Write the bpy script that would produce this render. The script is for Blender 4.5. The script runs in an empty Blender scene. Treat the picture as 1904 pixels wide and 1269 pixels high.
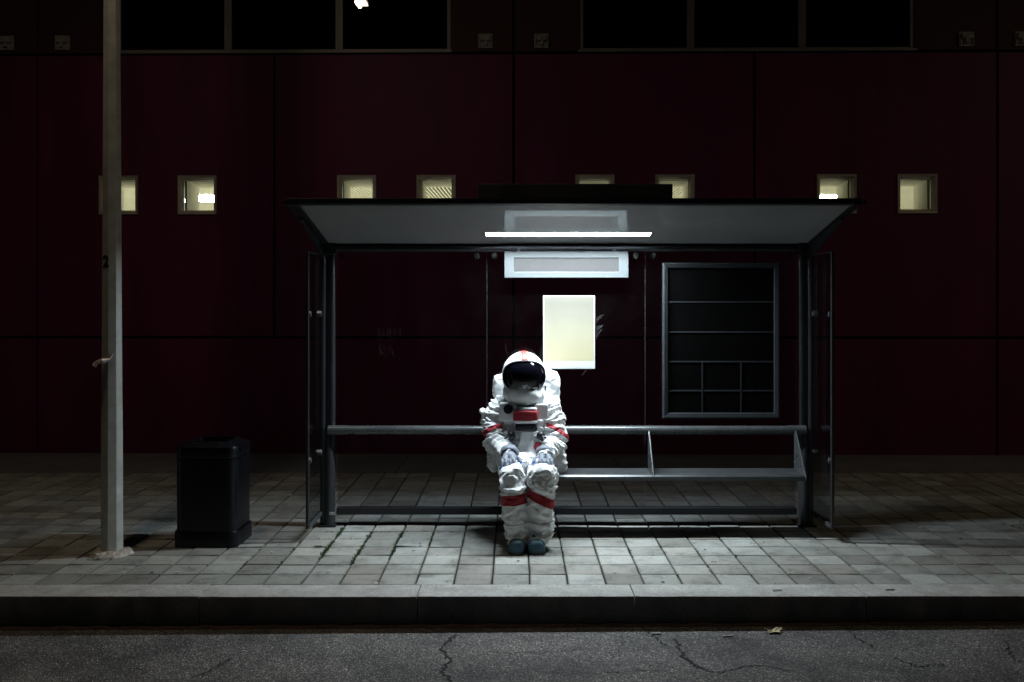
import bpy, bmesh, math, random
from math import radians, sin, cos, pi, sqrt
from mathutils import Vector, Matrix, noise

random.seed(11)
SC = bpy.context.scene
COL = SC.collection

# ------------------------------------------------------------------ camera, sky, exposure
CAMZ = 1.845          # eye height above the pavement
F = 1851.0            # focal length in pixels of the 1904 px wide photograph (35 mm lens)
cam_d = bpy.data.cameras.new('camera')
cam_d.lens = 35; cam_d.sensor_width = 36; cam_d.sensor_fit = 'HORIZONTAL'
cam_d.shift_x = -8 / 1904; cam_d.shift_y = -72.5 / 1904
cam_d.clip_end = 500
cam = bpy.data.objects.new('camera', cam_d); COL.objects.link(cam)
cam.location = (0, 0, CAMZ); cam.rotation_euler = (radians(90), 0, 0)
SC.camera = cam

world = bpy.data.worlds.new('World'); SC.world = world; world.use_nodes = True
wn = world.node_tree.nodes; wl = world.node_tree.links
sky = wn.new('ShaderNodeTexSky'); sky.sky_type = 'NISHITA'; sky.sun_disc = False
sky.sun_elevation = radians(-4); sky.sun_rotation = radians(180)
wl.new(sky.outputs[0], wn['Background'].inputs[0]); wn['Background'].inputs[1].default_value = 0.006

SC.view_settings.view_transform = 'Standard'; SC.view_settings.look = 'None'
SC.view_settings.exposure = 0.0; SC.view_settings.gamma = 1.0
SC.cycles.use_denoising = True
SC.cycles.max_bounces = 8
SC.cycles.sample_clamp_indirect = 4.0

STRIP_POWER = 340.0
STREET_POWER = 250.0
ROOM_POWER = 150.0

# ------------------------------------------------------------------ helpers
def P(px, py, y):
    """point of the place that stands y metres in front of the lens plane and shows at px, py"""
    return Vector(((px - 960) * y / F, y, CAMZ - (py - 562) * y / F))

class MB:
    def __init__(s): s.v = []; s.f = []
    def box(s, x0, x1, y0, y1, z0, z1, M=None):
        b = len(s.v)
        pts = [(x0,y0,z0),(x1,y0,z0),(x1,y1,z0),(x0,y1,z0),(x0,y0,z1),(x1,y0,z1),(x1,y1,z1),(x0,y1,z1)]
        s.v += [tuple(M @ Vector(p)) if M else p for p in pts]
        s.f += [tuple(b+i for i in q) for q in ((0,3,2,1),(4,5,6,7),(0,1,5,4),(1,2,6,5),(2,3,7,6),(3,0,4,7))]
        return s
    def hexa(s, pts):
        b = len(s.v); s.v += [tuple(p) for p in pts]
        s.f += [tuple(b+i for i in q) for q in ((0,3,2,1),(4,5,6,7),(0,1,5,4),(1,2,6,5),(2,3,7,6),(3,0,4,7))]
        return s
    def poly(s, pts):
        b = len(s.v); s.v += [tuple(p) for p in pts]; s.f.append(tuple(range(b, b+len(pts)))); return s
    def prism(s, pts, off):
        n = len(pts); b = len(s.v); off = Vector(off)
        s.v += [tuple(p) for p in pts] + [tuple(Vector(p)+off) for p in pts]
        s.f.append(tuple(range(b+n-1, b-1, -1))); s.f.append(tuple(range(b+n, b+2*n)))
        for i in range(n):
            j = (i+1) % n; s.f.append((b+i, b+j, b+n+j, b+n+i))
        return s
    def tube(s, pts, r, seg=12, cap=True, flat=1.0):
        pts = [Vector(p) for p in pts]; n = len(pts); b = len(s.v)
        rs = r if isinstance(r, (list, tuple)) else [r]*n
        up = None
        for i, p in enumerate(pts):
            d = (pts[min(i+1,n-1)] - pts[max(i-1,0)]).normalized()
            if up is None:
                up = Vector((0,0,1)) if abs(d.z) < .9 else Vector((0,1,0))
            a = d.cross(up).normalized(); c = a.cross(d).normalized(); up = c
            for k in range(seg):
                t = 2*pi*k/seg
                s.v.append(tuple(p + a*cos(t)*rs[i] + c*sin(t)*rs[i]*flat))
        for i in range(n-1):
            for k in range(seg):
                k2 = (k+1) % seg
                s.f.append((b+i*seg+k, b+i*seg+k2, b+(i+1)*seg+k2, b+(i+1)*seg+k))
        if cap:
            s.f.append(tuple(b+k for k in reversed(range(seg))))
            s.f.append(tuple(b+(n-1)*seg+k for k in range(seg)))
        return s
    def capsule(s, p0, r0, p1, r1, seg=16, flat=1.0):
        p0 = Vector(p0); p1 = Vector(p1); d = (p1-p0).normalized()
        pts = []; rs = []
        for a in (85, 60, 30): pts.append(p0 - d*r0*sin(radians(a))); rs.append(r0*cos(radians(a)))
        for k in range(5): t = k/4; pts.append(p0.lerp(p1, t)); rs.append(r0+(r1-r0)*t)
        for a in (30, 60, 85): pts.append(p1 + d*r1*sin(radians(a))); rs.append(r1*cos(radians(a)))
        return s.tube(pts, rs, seg, True, flat)
    def ell(s, c, r, M=None, seg=20, rings=12, pw=1.0):
        c = Vector(c); b = len(s.v)
        def sg(x): return math.copysign(abs(x)**pw, x)
        for i in range(rings+1):
            th = pi*i/rings
            for k in range(seg):
                ph = 2*pi*k/seg
                v = Vector((r[0]*sg(sin(th))*sg(cos(ph)), r[1]*sg(sin(th))*sg(sin(ph)), r[2]*sg(cos(th))))
                s.v.append(tuple(c + (M @ v if M else v)))
        for i in range(rings):
            for k in range(seg):
                k2 = (k+1) % seg
                s.f.append((b+i*seg+k, b+(i+1)*seg+k, b+(i+1)*seg+k2, b+i*seg+k2))
        return s

def mesh_of(mb, name='m', smooth=False):
    me = bpy.data.meshes.new(name); me.from_pydata(mb.v, [], mb.f)
    bm = bmesh.new(); bm.from_mesh(me)
    bmesh.ops.remove_doubles(bm, verts=bm.verts, dist=1e-6)
    bmesh.ops.recalc_face_normals(bm, faces=bm.faces)
    bm.to_mesh(me); bm.free()
    if smooth: me.polygons.foreach_set('use_smooth', [True]*len(me.polygons))
    me.update(); return me

def obj(name, mb, mat, parent=None, smooth=False, bevel=0, seg=2, kind=None):
    me = mesh_of(mb, name, smooth) if isinstance(mb, MB) else mb
    o = bpy.data.objects.new(name, me); COL.objects.link(o)
    if mat: me.materials.clear(); me.materials.append(mat)
    if parent: o.parent = parent
    if bevel:
        m = o.modifiers.new('bevel', 'BEVEL'); m.width = bevel; m.segments = seg; m.limit_method = 'ANGLE'; m.angle_limit = radians(40)
    if smooth and bevel == 0:
        pass
    if kind: o['kind'] = kind
    return o

def autosmooth(o, ang=40):
    me = o.data
    me.polygons.foreach_set('use_smooth', [True]*len(me.polygons))
    bm = bmesh.new(); bm.from_mesh(me)
    for e in bm.edges:
        if len(e.link_faces) == 2 and e.calc_face_angle(0) > radians(ang): e.smooth = False
    bm.to_mesh(me); bm.free(); return o

def tag(o, label, cat, group=None):
    o['label'] = label; o['category'] = cat
    if group: o['group'] = group
    return o

def empty(name, loc=(0,0,0), rz=0):
    o = bpy.data.objects.new(name, None); COL.objects.link(o); o.location = loc; o.rotation_euler = (0,0,rz)
    o.empty_display_size = .1; return o

def to_parent(o, parent):
    """keep a mesh built in place where it is when its parent stands elsewhere"""
    o.parent = parent
    o.matrix_parent_inverse = (Matrix.Translation(parent.location) @ parent.rotation_euler.to_matrix().to_4x4()).inverted()
    return o

def down_quad(x0, x1, y0, y1, zf):
    """a light-giving face that looks down"""
    me = bpy.data.meshes.new('light_face'); me.from_pydata([(x0,y0,zf(y0)),(x0,y1,zf(y1)),(x1,y1,zf(y1)),(x1,y0,zf(y0))], [], [(0,1,2,3)]); me.update()
    return me

# ------------------------------------------------------------------ materials
def new_mat(name):
    m = bpy.data.materials.new(name); m.use_nodes = True
    n = m.node_tree.nodes; l = m.node_tree.links
    return m, n, l, n['Principled BSDF']

def setin(node, key, val):
    node.inputs[key].default_value = val

def ramp(n, stops):
    r = n.new('ShaderNodeValToRGB'); e = r.color_ramp.elements
    while len(e) < len(stops): e.new(.5)
    for k, (p, c) in enumerate(stops):
        e[k].position = p; e[k].color = (*c, 1) if len(c) == 3 else c
    return r

def plain(name, col, rough=.5, metal=0, var=.12, scale=6, bump=0, bscale=60, spec=.5, coat=0, stretch=None):
    """paint / plastic / metal with a little procedural unevenness in colour, gloss and relief"""
    m, n, l, b = new_mat(name)
    tc = n.new('ShaderNodeTexCoord'); no = n.new('ShaderNodeTexNoise')
    setin(no, 'Scale', scale); setin(no, 'Detail', 6)
    if stretch:
        mp = n.new('ShaderNodeMapping'); mp.inputs['Scale'].default_value = stretch
        l.new(tc.outputs['Object'], mp.inputs['Vector']); l.new(mp.outputs[0], no.inputs['Vector'])
    else: l.new(tc.outputs['Object'], no.inputs['Vector'])
    r = ramp(n, [(.3, tuple(c*(1-var) for c in col)), (.7, tuple(min(1, c*(1+var)) for c in col))])
    l.new(no.outputs['Fac'], r.inputs[0]); l.new(r.outputs[0], b.inputs['Base Color'])
    mr = n.new('ShaderNodeMapRange'); setin(mr, 'To Min', rough*.8); setin(mr, 'To Max', min(1, rough*1.25))
    l.new(no.outputs['Fac'], mr.inputs[0]); l.new(mr.outputs[0], b.inputs['Roughness'])
    setin(b, 'Metallic', metal); setin(b, 'Specular IOR Level', spec); setin(b, 'Coat Weight', coat)
    if bump:
        n2 = n.new('ShaderNodeTexNoise'); setin(n2, 'Scale', bscale); setin(n2, 'Detail', 5)
        l.new(tc.outputs['Object'], n2.inputs['Vector'])
        bp = n.new('ShaderNodeBump'); setin(bp, 'Strength', bump); setin(bp, 'Distance', .01)
        l.new(n2.outputs['Fac'], bp.inputs['Height']); l.new(bp.outputs[0], b.inputs['Normal'])
    return m

def emit(name, col, s):
    m, n, l, b = new_mat(name)
    setin(b, 'Base Color', (.8,.8,.8,1)); setin(b, 'Emission Color', (*col,1)); setin(b, 'Emission Strength', s)
    m.cycles.emission_sampling = 'FRONT'
    return m

def glass_mat(name, tint=(.8,.81,.83), rough=.02, refl=1.0, dirt=.0015):
    """thin pane: mostly clear, Fresnel reflection, a film of dust"""
    m, n, l, b = new_mat(name)
    n.remove(b); out = n['Material Output']
    tr = n.new('ShaderNodeBsdfTransparent'); setin(tr, 'Color', (*tint,1))
    gl = n.new('ShaderNodeBsdfGlossy'); setin(gl, 'Roughness', rough)
    df = n.new('ShaderNodeBsdfDiffuse'); setin(df, 'Color', (.5,.5,.48,1))
    fr = n.new('ShaderNodeFresnel'); setin(fr, 'IOR', 1.45)
    mu = n.new('ShaderNodeMath'); mu.operation = 'MULTIPLY'; mu.inputs[1].default_value = refl
    l.new(fr.outputs[0], mu.inputs[0])
    m1 = n.new('ShaderNodeMixShader'); l.new(mu.outputs[0], m1.inputs[0]); l.new(tr.outputs[0], m1.inputs[1]); l.new(gl.outputs[0], m1.inputs[2])
    tc = n.new('ShaderNodeTexCoord'); no = n.new('ShaderNodeTexNoise'); setin(no, 'Scale', 3.5); setin(no, 'Detail', 9); setin(no, 'Roughness', .7)
    l.new(tc.outputs['Object'], no.inputs['Vector'])
    mr = n.new('ShaderNodeMapRange'); setin(mr, 'From Min', .4); setin(mr, 'From Max', .75); setin(mr, 'To Min', dirt*.15); setin(mr, 'To Max', dirt)
    l.new(no.outputs['Fac'], mr.inputs[0])
    m2 = n.new('ShaderNodeMixShader'); l.new(mr.outputs[0], m2.inputs[0]); l.new(m1.outputs[0], m2.inputs[1]); l.new(df.outputs[0], m2.inputs[2])
    l.new(m2.outputs[0], out.inputs['Surface'])
    return m

def asphalt_mat():
    m, n, l, b = new_mat('asphalt')
    tc = n.new('ShaderNodeTexCoord')
    vo = n.new('ShaderNodeTexVoronoi'); setin(vo, 'Scale', 150); l.new(tc.outputs['Object'], vo.inputs['Vector'])
    n1 = n.new('ShaderNodeTexNoise'); setin(n1, 'Scale', 70); setin(n1, 'Detail', 7); l.new(tc.outputs['Object'], n1.inputs['Vector'])
    n2 = n.new('ShaderNodeTexNoise'); setin(n2, 'Scale', 1.6); setin(n2, 'Detail', 8); setin(n2, 'Roughness', .65); l.new(tc.outputs['Object'], n2.inputs['Vector'])
    sep = n.new('ShaderNodeSeparateColor'); l.new(vo.outputs['Color'], sep.inputs[0])
    r1 = ramp(n, [(0,(.03,.029,.03)),(.35,(.095,.092,.093)),(.8,(.16,.154,.152)),(.94,(.26,.25,.24)),(1,(.55,.53,.5))])
    l.new(sep.outputs[0], r1.inputs[0])
    r2 = ramp(n, [(.3,(.45,.45,.47)),(.5,(1,.98,.97)),(.7,(1.6,1.55,1.5))]); l.new(n2.outputs['Fac'], r2.inputs[0])
    mx = n.new('ShaderNodeMix'); mx.data_type = 'RGBA'; mx.blend_type = 'MULTIPLY'; setin(mx, 'Factor', 1)
    l.new(r1.outputs[0], mx.inputs['A']); l.new(r2.outputs[0], mx.inputs['B'])
    r3 = ramp(n, [(.3,(.6,.6,.6)),(.7,(1.25,1.25,1.25))]); l.new(n1.outputs['Fac'], r3.inputs[0])
    m3 = n.new('ShaderNodeMix'); m3.data_type = 'RGBA'; m3.blend_type = 'MULTIPLY'; setin(m3, 'Factor', .8)
    l.new(mx.outputs['Result'], m3.inputs['A']); l.new(r3.outputs[0], m3.inputs['B'])
    l.new(m3.outputs['Result'], b.inputs['Base Color']); setin(b, 'Roughness', .82); setin(b, 'Specular IOR Level', .35)
    ad = n.new('ShaderNodeMath'); ad.operation = 'ADD'; l.new(vo.outputs['Distance'], ad.inputs[0]); l.new(n1.outputs['Fac'], ad.inputs[1])
    bp = n.new('ShaderNodeBump'); setin(bp, 'Strength', .9); setin(bp, 'Distance', .006); l.new(ad.outputs[0], bp.inputs['Height']); l.new(bp.outputs[0], b.inputs['Normal'])
    return m

def paver_mat():
    m, n, l, b = new_mat('concrete_paver')
    geo = n.new('ShaderNodeNewGeometry')
    off = n.new('ShaderNodeVectorMath'); off.operation = 'SUBTRACT'; off.inputs[1].default_value = (.089, 6.5, 0); l.new(geo.outputs['Position'], off.inputs[0])
    sc = n.new('ShaderNodeVectorMath'); sc.operation = 'MULTIPLY'; sc.inputs[1].default_value = (4, 4, 0); l.new(off.outputs[0], sc.inputs[0])
    fl = n.new('ShaderNodeVectorMath'); fl.operation = 'FLOOR'; l.new(sc.outputs[0], fl.inputs[0])
    wn_ = n.new('ShaderNodeTexWhiteNoise'); wn_.noise_dimensions = '2D'; l.new(fl.outputs[0], wn_.inputs['Vector'])
    r = ramp(n, [(0,(.18,.172,.16)),(.25,(.225,.22,.208)),(.6,(.265,.263,.25)),(.9,(.315,.314,.3)),(1,(.36,.36,.345))])
    l.new(wn_.outputs['Value'], r.inputs[0])
    sp = n.new('ShaderNodeSeparateColor'); l.new(wn_.outputs['Color'], sp.inputs[0])
    rt = ramp(n, [(0,(1.02,.985,.95)),(.12,(1.0,.995,.97)),(.3,(.985,1,.985)),(1,(.96,1,.99))]); l.new(sp.outputs[1], rt.inputs[0])
    mx = n.new('ShaderNodeMix'); mx.data_type = 'RGBA'; mx.blend_type = 'MULTIPLY'; setin(mx, 'Factor', 1); l.new(r.outputs[0], mx.inputs['A']); l.new(rt.outputs[0], mx.inputs['B'])
    # old grime and fine aggregate
    n1 = n.new('ShaderNodeTexNoise'); setin(n1, 'Scale', 4.2); setin(n1, 'Detail', 10); setin(n1, 'Roughness', .75); l.new(geo.outputs['Position'], n1.inputs['Vector'])
    r1 = ramp(n, [(.34,(.42,.41,.39)),(.5,(.98,.98,.97)),(.7,(1.22,1.22,1.2))]); l.new(n1.outputs['Fac'], r1.inputs[0])
    m2 = n.new('ShaderNodeMix'); m2.data_type = 'RGBA'; m2.blend_type = 'MULTIPLY'; setin(m2, 'Factor', .9); l.new(mx.outputs['Result'], m2.inputs['A']); l.new(r1.outputs[0], m2.inputs['B'])
    n2 = n.new('ShaderNodeTexNoise'); setin(n2, 'Scale', 190); setin(n2, 'Detail', 3); l.new(geo.outputs['Position'], n2.inputs['Vector'])
    r2 = ramp(n, [(.3,(.62,.62,.62)),(.5,(1,1,1)),(.72,(1.4,1.4,1.4))]); l.new(n2.outputs['Fac'], r2.inputs[0])
    m3 = n.new('ShaderNodeMix'); m3.data_type = 'RGBA'; m3.blend_type = 'MULTIPLY'; setin(m3, 'Factor', .75); l.new(m2.outputs['Result'], m3.inputs['A']); l.new(r2.outputs[0], m3.inputs['B'])
    # dirt packed along the paver's own edges
    fr = n.new('ShaderNodeVectorMath'); fr.operation = 'FRACTION'; l.new(sc.outputs[0], fr.inputs[0])
    sx = n.new('ShaderNodeSeparateXYZ'); l.new(fr.outputs[0], sx.inputs[0])
    def edge(o):
        a = n.new('ShaderNodeMath'); a.operation = 'SUBTRACT'; l.new(o, a.inputs[0]); a.inputs[1].default_value = .5
        c = n.new('ShaderNodeMath'); c.operation = 'ABSOLUTE'; l.new(a.outputs[0], c.inputs[0]); return c
    ex, ey = edge(sx.outputs[0]), edge(sx.outputs[1])
    mxn = n.new('ShaderNodeMath'); mxn.operation = 'MAXIMUM'; l.new(ex.outputs[0], mxn.inputs[0]); l.new(ey.outputs[0], mxn.inputs[1])
    wob = n.new('ShaderNodeMath'); wob.operation = 'MULTIPLY_ADD'; l.new(n1.outputs['Fac'], wob.inputs[0]); wob.inputs[1].default_value = .14; l.new(mxn.outputs[0], wob.inputs[2])
    re = ramp(n, [(.5,(1,1,1)),(.545,(.72,.71,.68)),(.575,(.35,.34,.3))]); l.new(wob.outputs[0], re.inputs[0])
    m4 = n.new('ShaderNodeMix'); m4.data_type = 'RGBA'; m4.blend_type = 'MULTIPLY'; setin(m4, 'Factor', 1); l.new(m3.outputs['Result'], m4.inputs['A']); l.new(re.outputs[0], m4.inputs['B'])
    l.new(m4.outputs['Result'], b.inputs['Base Color']); setin(b, 'Roughness', .8); setin(b, 'Specular IOR Level', .3)
    bp = n.new('ShaderNodeBump'); setin(bp, 'Strength', .6); setin(bp, 'Distance', .003); l.new(n2.outputs['Fac'], bp.inputs['Height']); l.new(bp.outputs[0], b.inputs['Normal'])
    return m

def stone_mat(name, lo, hi, scale=70, big=2.2, bump=.5):
    m, n, l, b = new_mat(name)
    geo = n.new('ShaderNodeNewGeometry')
    n1 = n.new('ShaderNodeTexNoise'); setin(n1, 'Scale', big); setin(n1, 'Detail', 9); setin(n1, 'Roughness', .7); l.new(geo.outputs['Position'], n1.inputs['Vector'])
    n2 = n.new('ShaderNodeTexNoise'); setin(n2, 'Scale', scale); setin(n2, 'Detail', 4); l.new(geo.outputs['Position'], n2.inputs['Vector'])
    r = ramp(n, [(.3, lo), (.7, hi)]); l.new(n1.outputs['Fac'], r.inputs[0])
    r2 = ramp(n, [(.3,(.6,.6,.6)),(.52,(1,1,1)),(.72,(1.35,1.35,1.35))]); l.new(n2.outputs['Fac'], r2.inputs[0])
    mx = n.new('ShaderNodeMix'); mx.data_type = 'RGBA'; mx.blend_type = 'MULTIPLY'; setin(mx, 'Factor', .8); l.new(r.outputs[0], mx.inputs['A']); l.new(r2.outputs[0], mx.inputs['B'])
    l.new(mx.outputs['Result'], b.inputs['Base Color']); setin(b, 'Roughness', .85); setin(b, 'Specular IOR Level', .25)
    bp = n.new('ShaderNodeBump'); setin(bp, 'Strength', bump); setin(bp, 'Distance', .004); l.new(n2.outputs['Fac'], bp.inputs['Height']); l.new(bp.outputs[0], b.inputs['Normal'])
    return m

def cloth_mat(name, col, rough=.75, strength=.35):
    m, n, l, b = new_mat(name)
    tc = n.new('ShaderNodeTexCoord')
    n1 = n.new('ShaderNodeTexNoise'); setin(n1, 'Scale', 9); setin(n1, 'Detail', 6); setin(n1, 'Distortion', 1.2); l.new(tc.outputs['Object'], n1.inputs['Vector'])
    r = ramp(n, [(.3, tuple(c*.86 for c in col)), (.65, col)]); l.new(n1.outputs['Fac'], r.inputs[0]); l.new(r.outputs[0], b.inputs['Base Color'])
    n2 = n.new('ShaderNodeTexNoise'); setin(n2, 'Scale', 17); setin(n2, 'Detail', 3); setin(n2, 'Distortion', .5); l.new(tc.outputs['Object'], n2.inputs['Vector'])
    bp = n.new('ShaderNodeBump'); setin(bp, 'Strength', strength); setin(bp, 'Distance', .014); l.new(n2.outputs['Fac'], bp.inputs['Height']); l.new(bp.outputs[0], b.inputs['Normal'])
    setin(b, 'Roughness', rough); setin(b, 'Sheen Weight', .1)
    return m

M = {}
M['asphalt'] = asphalt_mat()
M['paver'] = paver_mat()
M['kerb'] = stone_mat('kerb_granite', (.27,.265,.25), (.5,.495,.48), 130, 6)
M['kerb_face'] = stone_mat('kerb_shaded_face', (.12,.12,.125), (.2,.2,.205), 130, 5, .8)  # darker kerb stone: shade of the front face painted into the colour
M['strip'] = stone_mat('concrete_strip', (.1,.105,.12), (.16,.165,.18), 60, 1.4)
M['soil'] = stone_mat('joint_soil', (.01,.009,.007), (.03,.027,.021), 60, 8, 1)
M['dirt'] = stone_mat('gutter_dirt', (.035,.022,.018), (.08,.05,.04), 90, 12, 1)
M['mortar'] = stone_mat('mortar', (.2,.17,.14), (.62,.58,.52), 40, 14, 1)
M['crack'] = stone_mat('crack_dirt', (.012,.012,.013), (.022,.021,.021), 90, 10, 1)
M['wall'] = plain('red_wall_panel', (.094,.009,.05), .6, 0, .2, 2.4, .12, 160, spec=.3, stretch=(1,1,.16))
M['wall_up'] = plain('brown_wall_panel', (.05,.02,.022), .65, 0, .15, 1.3, .12, 160, spec=.25)
M['wall_core'] = plain('wall_core', (.012,.008,.009), .9, 0, .1)
M['wframe'] = plain('window_frame_metal', (.42,.39,.34), .5, .3, .15, 9)
M['sill'] = plain('sill_metal', (.2,.19,.18), .55, .3, .15, 5)
M['box'] = stone_mat('fixture_box', (.2,.19,.19), (.34,.32,.31), 40, 18)
M['dark_pane'] = plain('dark_window_glass', (.002,.002,.003), .001, 0, .1, spec=.5)
M['pane'] = glass_mat('small_pane', (.9,.92,.88), .02, .7, .01)
M['room'] = plain('room_paint', (.7,.685,.58), .8, 0, .05, 2)
M['slat'] = plain('grille_slat', (.72,.71,.6), .6, 0, .05, 2)
M['plenum'] = plain('grille_plenum', (.015,.013,.009), .9, 0, .05, 2)
M['room_light'] = emit('room_light', (1,.97,.91), ROOM_POWER)
M['steel'] = plain('grey_painted_steel', (.038,.042,.047), .3, .4, .1, 7, .05, 120)
M['steel_lt'] = plain('brushed_aluminium', (.1,.108,.113), .27, .5, .1, 8, .05, 160)
M['dark'] = plain('dark_coated_steel', (.016,.017,.021), .42, .2, .15, 5)
M['case'] = plain('case_aluminium', (.035,.04,.045), .38, .4, .1, 7)
M['seat'] = plain('grey_bench_metal', (.055,.059,.062), .36, .35, .16, 9, .06, 90)
M['glass'] = glass_mat('shelter_glass', refl=.3)
M['glass_back'] = glass_mat('back_glass', refl=.22)
M['scratch'] = plain('glass_scratch', (.018,.018,.019), .6)
M['tube'] = emit('fluorescent_tube', (.82,.935,1.0), STRIP_POWER)
M['well_wall'] = plain('added_well_white', (.8,.8,.8), .5, 0, .02)
M['sign'] = plain('sign_frame_white', (.068,.077,.08), .5, 0, .04, 4)
M['sign_in'] = plain('sign_face_grey', (.023,.022,.022), .6, 0, .02, 4)
M['board'] = plain('roof_board_paint', (.06,.065,.08), .5, 0, .25, 5)
M['black'] = plain('black_board', (.0012,.0012,.0012), .7, 0, .3, 3, spec=.03)
M['bin'] = plain('bin_black_plastic', (.0028,.0038,.0065), .33, 0, .3, 4, .04, 30, spec=.35)
M['bin_in'] = plain('bin_hollow', (.003,.003,.003), .9, 0, .1)
M['pole'] = plain('galvanised_pole', (.5,.5,.46), .4, .2, .14, 12, .12, 90)
M['ink'] = plain('black_ink', (.006,.006,.006), .6)
M['tape'] = plain('crumpled_tape', (.6,.52,.5), .25, 0, .2, 40)
M['lamp'] = emit('street_lamp_led', (1.0,.8,.56), STREET_POWER*1.05)
M['lamp_w'] = emit('street_lamp_warm', (1.0,.8,.52), STREET_POWER*1.4)
M['white'] = plain('white_print', (.75,.75,.75), .6)
M['suit'] = cloth_mat('suit_white', (.84,.86,.87))
M['suit2'] = cloth_mat('pack_white', (.82,.84,.85), .7, .25)
M['glove'] = cloth_mat('glove_grey', (.1,.118,.155), .6, .3)
M['seam'] = cloth_mat('seam_grey', (.42,.43,.44), .8, .1)
M['shell'] = plain('helmet_white', (.8,.8,.82), .35, 0, .03, 5)
M['visor'] = plain('visor_black', (.002,.002,.004), .02, 0, .1, spec=.5)
M['rubber'] = plain('black_rubber', (.008,.008,.012), .4, 0, .2)
M['red'] = cloth_mat('suit_red', (.3,.004,.014), .7)
M['orange'] = plain('stripe_orange', (.55,.03,.02), .5, 0, .05)
M['blue'] = plain('glove_blue', (.02,.12,.45), .45, 0, .1)
M['boot'] = plain('boot_teal', (.03,.085,.12), .5, 0, .2, 14, .2, 60)
M['chrome'] = plain('chrome', (.6,.62,.65), .15, 1, .05)
M['leafm'] = plain('dry_leaf', (.42,.35,.2), .7, 0, .3, 30)
M['moss'] = plain('moss_green', (.045,.095,.028), .8, 0, .4, 30)
M['gum'] = plain('old_gum', (.075,.074,.07), .8, 0, .4, 12)
M['litter'] = plain('litter_white', (.6,.58,.55), .7, 0, .2, 30)

def poster_mat():
    m, n, l, b = new_mat('poster_paper')
    tc = n.new('ShaderNodeTexCoord'); sp = n.new('ShaderNodeSeparateXYZ'); l.new(tc.outputs['Generated'], sp.inputs[0])
    no = n.new('ShaderNodeTexNoise'); setin(no, 'Scale', 3); setin(no, 'Detail', 3); l.new(tc.outputs['Generated'], no.inputs['Vector'])
    ad = n.new('ShaderNodeMath'); ad.operation = 'MULTIPLY_ADD'; l.new(no.outputs['Fac'], ad.inputs[0]); ad.inputs[1].default_value = .12; l.new(sp.outputs['Z'], ad.inputs[2])
    r = ramp(n, [(.12,(.36,.325,.205)),(.45,(.26,.246,.175)),(.75,(.172,.164,.128)),(.95,(.13,.124,.1))]); l.new(ad.outputs[0], r.inputs[0])  # yellow foot is print; darkening towards the top offsets the strip light
    l.new(r.outputs[0], b.inputs['Base Color']); setin(b, 'Roughness', .6)
    return m
M['poster'] = poster_mat()
M['poster_edge'] = plain('poster_border', (.56,.57,.59), .6, 0, .01)
M['poster_strip'] = plain('poster_footer', (.46,.49,.55), .6, 0, .01)

def roof_mat():
    m, n, l, b = new_mat('roof_underside')
    tc = n.new('ShaderNodeTexCoord')
    n1 = n.new('ShaderNodeTexNoise'); setin(n1, 'Scale', 2.2); setin(n1, 'Detail', 6); l.new(tc.outputs['Object'], n1.inputs['Vector'])
    r = ramp(n, [(.3,(.3,.31,.31)),(.7,(.36,.37,.37))]); l.new(n1.outputs['Fac'], r.inputs[0]); l.new(r.outputs[0], b.inputs['Base Color'])
    setin(b, 'Roughness', .55); setin(b, 'Coat Weight', .9); setin(b, 'Coat Roughness', .03); setin(b, 'Coat IOR', 1.5)
    mp = n.new('ShaderNodeMapping'); mp.inputs['Scale'].default_value = (9, 2, 1); l.new(tc.outputs['Object'], mp.inputs['Vector'])
    n2 = n.new('ShaderNodeTexNoise'); setin(n2, 'Scale', 1); setin(n2, 'Detail', 2); l.new(mp.outputs[0], n2.inputs['Vector'])
    bp = n.new('ShaderNodeBump'); setin(bp, 'Strength', .05); setin(bp, 'Distance', .02); l.new(n2.outputs['Fac'], bp.inputs['Height']); l.new(bp.outputs[0], b.inputs['Coat Normal'])
    return m
M['roof'] = roof_mat()

# ------------------------------------------------------------------ ground: road, kerb, pavement
def road_z(x): return -.184 + .0053*max(-6, min(6, x))
KF, KB = 6.226, 6.492            # kerb front and back
PY0, PITCH, PX0, NROW = 6.5, .25, .089, 17
STRIP_Y = PY0 + PITCH*NROW       # 10.75

mb = MB()
xs = [-60,-20] + [-8+.5*i for i in range(33)] + [20,60]
for a, c in zip(xs[:-1], xs[1:]):
    mb.poly([(a,-40,road_z(a)),(c,-40,road_z(c)),(c,KF+.02,road_z(c)),(a,KF+.02,road_z(a))])
road = obj('road', mb, M['asphalt'], kind='structure')

def ribbon(pts, w, z=.003, steps=14, jit=.016, seed=0):
    """a jagged open crack along a line of ground points"""
    rnd = random.Random(seed); L = []; 
    for a, c in zip(pts[:-1], pts[1:]):
        a = Vector(a); c = Vector(c)
        for k in range(steps): L.append(a.lerp(c, k/steps))
    L.append(Vector(pts[-1])); m_ = MB(); n_ = len(L); prev = None
    for i, p in enumerate(L):
        d = (L[min(i+1,n_-1)] - L[max(i-1,0)]); d = Vector((d.x, d.y, 0)).normalized() if d.length else Vector((1,0,0))
        nn = Vector((-d.y, d.x, 0)); p = p + nn*rnd.uniform(-jit, jit)
        hw = w*1.9*rnd.uniform(.2, 1)*(1 if 0 < i < n_-1 else .1)
        a = p + nn*hw; c = p - nn*hw*rnd.uniform(.6,1)
        a.z = road_z(a.x)+z; c.z = road_z(c.x)+z
        if prev: m_.poly([prev[0], prev[1], c, a])
        prev = (a, c)
    return m_
def roadpt(px, py):
    y = F*(CAMZ+.184)/(py-562); return ((px-960)*y/F, y, 0)
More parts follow.
